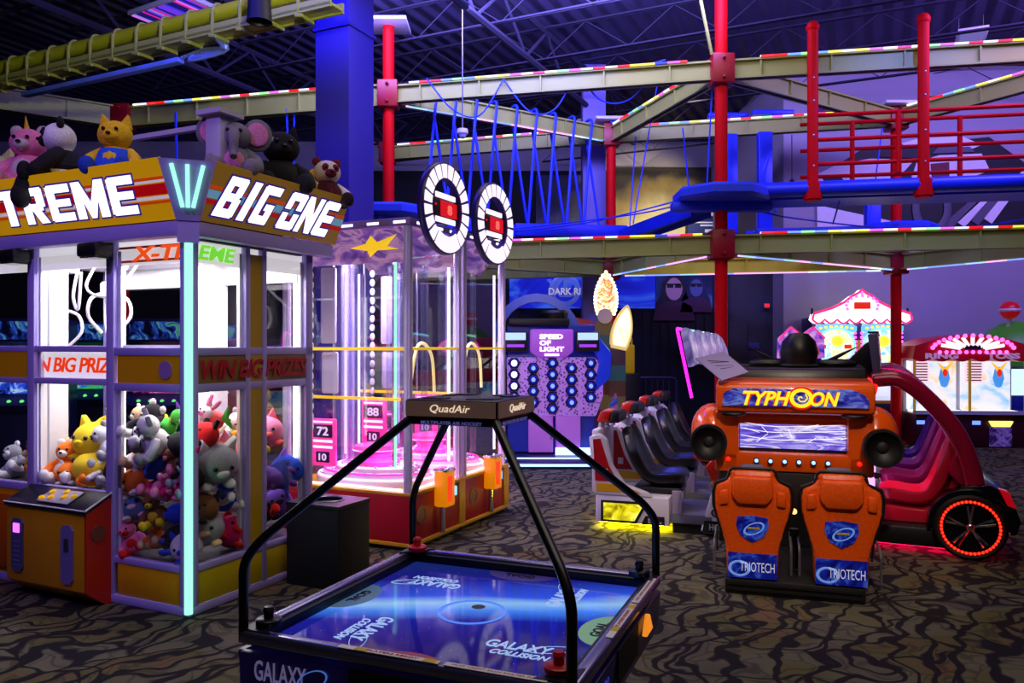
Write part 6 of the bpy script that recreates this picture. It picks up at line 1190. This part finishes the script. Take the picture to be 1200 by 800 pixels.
for i in range(9): a = R(20 + 140 * i / 8); b.tube([(.2 * math.cos(a), -.01, 1.54 + .06 * math.sin(a)), (.5 * math.cos(a), -.01, 1.54 + .2 * math.sin(a))], .03, 5)
b.build('canopy_rays', glow('white_ray', (255, 225, 240), 1.3), cn); B().box(-.12, .12, -.03, 0, 1.54, 1.61).build('canopy_number', mat('plum_window', (60, 10, 70), .3), cn)
for s, w__ in ((-.42, 'RING'), (.42, 'TOSS')): text(w__, .5, .09, mat('lilac_word', (190, 160, 200), .4, emit=(190, 150, 200), es=.4), cn, face('front', (s * 1.1, -.01, 1.44)), bold=.05)
# --- small twin peaked game behind the ride
x, z = V(940, 400, 12.6); tg = thing('twin_peak_game', 'small pink lit game with two tent peaks and an amber arch, behind the orange ride', 'arcade game', (x, 12.6, 0))
B().box(-.34, .34, .05, .6, 0, 1.4, .02).build('body', mat('indigo_back'), tg); P = [(-.37, 1.4), (-.36, 1.72), (-.18, 1.9), (0, 1.76), (.18, 1.9), (.36, 1.72), (.37, 1.4)]
q = B().prism(P, .0, .12, 'y', .01).build('tent_top', screen_mat('violet_tent_print', [(.35, (60, 50, 190)), (.5, (190, 100, 220)), (.65, (240, 190, 250))], (5, 5, 5), .9, 1), tg); B().tube([(a_, -.01, c_) for a_, c_ in P[1:-1]], .015, 6).build('tent_edge', glow('hot_pink_edge', (255, 40, 110), 1.6), q)
B().tube(arc((0, -.02, 1.45), .22, 0, 180, 12), .06, 8).build('amber_arch', mat('amber_arch', (190, 90, 20), .4, emit=(220, 100, 20), es=.4), tg)
# --- green topped game at the right edge with a striped ball
x, z = V(1192, 400, 13.5); gg = thing('green_dome_game', 'green domed game at the right edge topped by a red and white ball', 'arcade game', (x + .25, 13.4, 0))
B().box(-.6, .6, .1, .9, 0, 1.1, .03).build('body', mat('blue_game_body'), gg); B().lathe([(.75, 0), (.72, .3), (.5, .6), (.25, .75), (0, .8)], (0, .5, 1.25), 24, Matrix.Diagonal((1, .7, 1, 1))).build('dome', mat('lime_dome', (70, 140, 40), .4, emit=(60, 150, 30), es=.15), gg); B().box(-.5, .5, .05, .1, .75, 1.2, .02).build('lit_front', glow('bay_cyan_white', (200, 245, 255), 1.5), gg)
bl = B().sph((-.25, .3, 2.22), .16, n=18).build('ball', mat('ball_red', (200, 20, 30), .35, emit=(200, 15, 20), es=.25), gg); B().ring((-.25, .3, 2.22), .15, .03, n=24).build('ball_band', WHITE, bl); B().cyl((-.25, .4, 1.8), (-.25, .3, 2.1), .03, n=8).build('ball_stem', WHITE, gg)
# --- upright cabinets seen through the crane glass
def upright(px, D, w_, c, scr, lab, rz=0):
    x = (px - 600) / F * D; t = thing('upright_cabinet', lab, 'arcade game', (x, D, 0), rz, 'upright cabinets behind the crane')
    B().prism([(0, 0), (0, .85), (-.12, .95), (.1, 1.05), (.22, 1.55), (.05, 1.65), (.05, 1.9), (.7, 1.9), (.7, 0)], -w_ / 2, w_ / 2, 'x', .015).build('body', c, t)
    B().prism([(.09, 1.07), (.205, 1.52), (.195, 1.52), (.08, 1.07)], -w_ / 2 + .06, w_ / 2 - .06, 'x').build('screen', scr, t); B().box(-w_ / 2 + .04, w_ / 2 - .04, .035, .05, 1.67, 1.87).build('marquee', screen_mat('blue_marquee', [(.4, (6, 8, 40)), (.55, (40, 80, 220)), (.65, (120, 220, 200)), (.75, (10, 10, 60))], (7, 7, 7), .5, 1.5), t)
    b = B()
    for i in range(4): b.sph((-.2 + i * .13, -.03, .985), .025, n=8)
    b.build('control_buttons', glow('green_button', (110, 255, 120), 1.2), t)
G1 = screen_mat('green_game_screen', [(.35, (10, 20, 60)), (.5, (60, 200, 90)), (.6, (30, 80, 220)), (.7, (190, 255, 120))], (5, 5, 5), .9, 1.5); G2 = screen_mat('blue_game_screen', [(.35, (8, 10, 60)), (.5, (40, 80, 230)), (.62, (180, 220, 255)), (.7, (60, 30, 190))], (5, 5, 5), 1.0, 1.5); G3 = screen_mat('pink_game_screen', [(.35, (40, 6, 60)), (.5, (230, 60, 190)), (.62, (120, 255, 120)), (.7, (255, 120, 220))], (5, 5, 5), 1.0, 1.5)
CB = mat('dark_blue_cabinet', (24, 26, 70), .4)
upright(20, 8.6, .75, CB, G2, 'blue screened upright cabinet farthest left behind the crane', 10); upright(95, 9.6, .8, CB, G1, 'green screened upright cabinet seen through the centre window of the crane', 5); upright(185, 8.7, .75, CB, G3, 'pink screened upright cabinet seen through the glass door of the crane', 0); upright(250, 10.2, .8, CB, G2, 'blue screened upright cabinet seen beside the neon corner of the crane', 0)
# ================================================================== LIGHT
def area(name, loc, to, size, col, power, sy=None, spread=None):
    l = bpy.data.lights.new(name, 'AREA'); l.size = size
    if sy: l.shape = 'RECTANGLE'; l.size_y = sy
    l.color = lin(col); l.energy = power
    if spread: l.spread = R(spread)
    o = bpy.data.objects.new(name, l); COL.objects.link(o); o.location = loc; o.rotation_euler = (Vector(to) - Vector(loc)).to_track_quat('-Z', 'Y').to_euler(); return o
def spot(name, loc, to, col, power, ang=50, blend=.6, r=.1):
    l = bpy.data.lights.new(name, 'SPOT'); l.spot_size = R(ang); l.spot_blend = blend; l.shadow_soft_size = r; l.color = lin(col); l.energy = power
    o = bpy.data.objects.new(name, l); COL.objects.link(o); o.location = loc; o.rotation_euler = (Vector(to) - Vector(loc)).to_track_quat('-Z', 'Y').to_euler(); return o
area('front_house_light', (.5, 2.2, 6.4), (.5, 3.6, 0), 5, (255, 238, 222), 95, 3)
area('mid_house_light', (1.5, 7.5, 6.5), (2, 9, 0), 6, (255, 236, 230), 105, 2.5)
area('left_blacklight', (-3, 7.6, 6.5), (-2.6, 9.8, 3.4), 2, (70, 60, 255), 160, 1)
area('right_blacklight', (8.5, 9.3, 6.4), (8.0, 14.6, 3.6), 5, (165, 135, 255), 420, 1)
area('back_blacklight', (0, 10.3, 6.5), (1, 20, 5.5), 6, (160, 150, 255), 620, 1)
spot('column_spot', (1.2, 8.4, 6.5), (-1.7, 9.5, 4.4), (70, 50, 255), 420, 50)
spot('track_fill', (-1.2, 4.4, 4.4), (-4.6, 9.9, 5.35), (255, 250, 225), 420, 60)  # added light without a fitting, brings out the overhead track
spot('strap_spot', (-.5, 8.2, 6.4), (.2, 12.6, 4.2), (80, 100, 255), 600, 60)
spot('walkway_spot', (5.2, 7.6, 6.4), (5.0, 11, 3.6), (90, 110, 255), 500, 60)
area('ceiling_fill', (1, 12, 3.6), (1, 12.2, 6.8), 7, (90, 80, 255), 28, 4)  # unseen upward light added to brighten the ceiling deck
spot('mural_fill', (3.2, 13.2, 6.5), (3.2, 19.9, 4.9), (255, 232, 170), 1500, 34)  # unseen spot put in so the gold mural reads brighter
spot('ride_fill', (.9, .4, 5.6), (1.95, 5.3, .75), (255, 226, 205), 700, 22)  # extra spot aimed from above the camera to lift the orange ride
spot('crane_purple_fill', (-3.6, 1.2, 5.2), (-2.3, 4.9, 1.3), (172, 132, 255), 330, 50)  # purple light added at the front left to brighten the crane frame
spot('pink_seat_fill', (2.75, 7.3, 2.2), (3.3, 6.6, .5), (255, 60, 190), 190, 80)  # added lamp standing in for the car light panel's pink on the seats
spot('blue_floor_fill', (1.2, 11.2, 5.0), (.7, 9.0, 0), (70, 80, 255), 420, 50)  # added lamp for the blue cast of sign and button game on the floor
w = bpy.data.worlds.new('world'); SC.world = w; w.use_nodes = True
bg = w.node_tree.nodes['Background']; bg.inputs[0].default_value = (*lin((120, 110, 200)), 1); bg.inputs[1].default_value = .035
vs = SC.view_settings; SC.display_settings.display_device = 'sRGB'; vs.view_transform = 'Standard'; vs.look = 'None'; vs.gamma = 1; vs.exposure = 0; vs.use_curve_mapping = False
SC.cycles.use_denoising = True; SC.cycles.max_bounces = 10; SC.cycles.transparent_max_bounces = 24; SC.cycles.glossy_bounces = 4; SC.cycles.diffuse_bounces = 3; SC.cycles.sample_clamp_indirect = 4
# lamps inside the glass cabinets (their own fittings)
def inlamp(M, x, y, z, col, p, sx, sy):
    l = bpy.data.lights.new('cabinet_lamp', 'AREA'); l.shape = 'RECTANGLE'; l.size = sx; l.size_y = sy; l.color = lin(col); l.energy = p; o = bpy.data.objects.new('cabinet_lamp', l); COL.objects.link(o); o.matrix_world = M @ Matrix.Translation((x, y, z)); return o
inlamp(CM, -.35, .5, 2.19, (255, 250, 255), 26, .5, .8); inlamp(CM, -1.1, .5, 2.19, (255, 250, 255), 26, .6, .8); inlamp(CM, -1.8, .5, 2.19, (255, 250, 255), 7, .5, .8)
for k in range(2):
    PMx = Matrix.Translation(PO + uv_ * (.88 * k)) @ Matrix.Rotation(R(RZ), 4, 'Z')
    inlamp(PMx, -.65, .44, 2.52, (240, 220, 255), 95, .9, .5)
    inlamp(PMx @ Matrix.Translation((-.62, .44, .72)) @ Matrix.Rotation(0, 4, 'X'), 0, 0, 0, (255, 120, 230), 45, .5, .4)
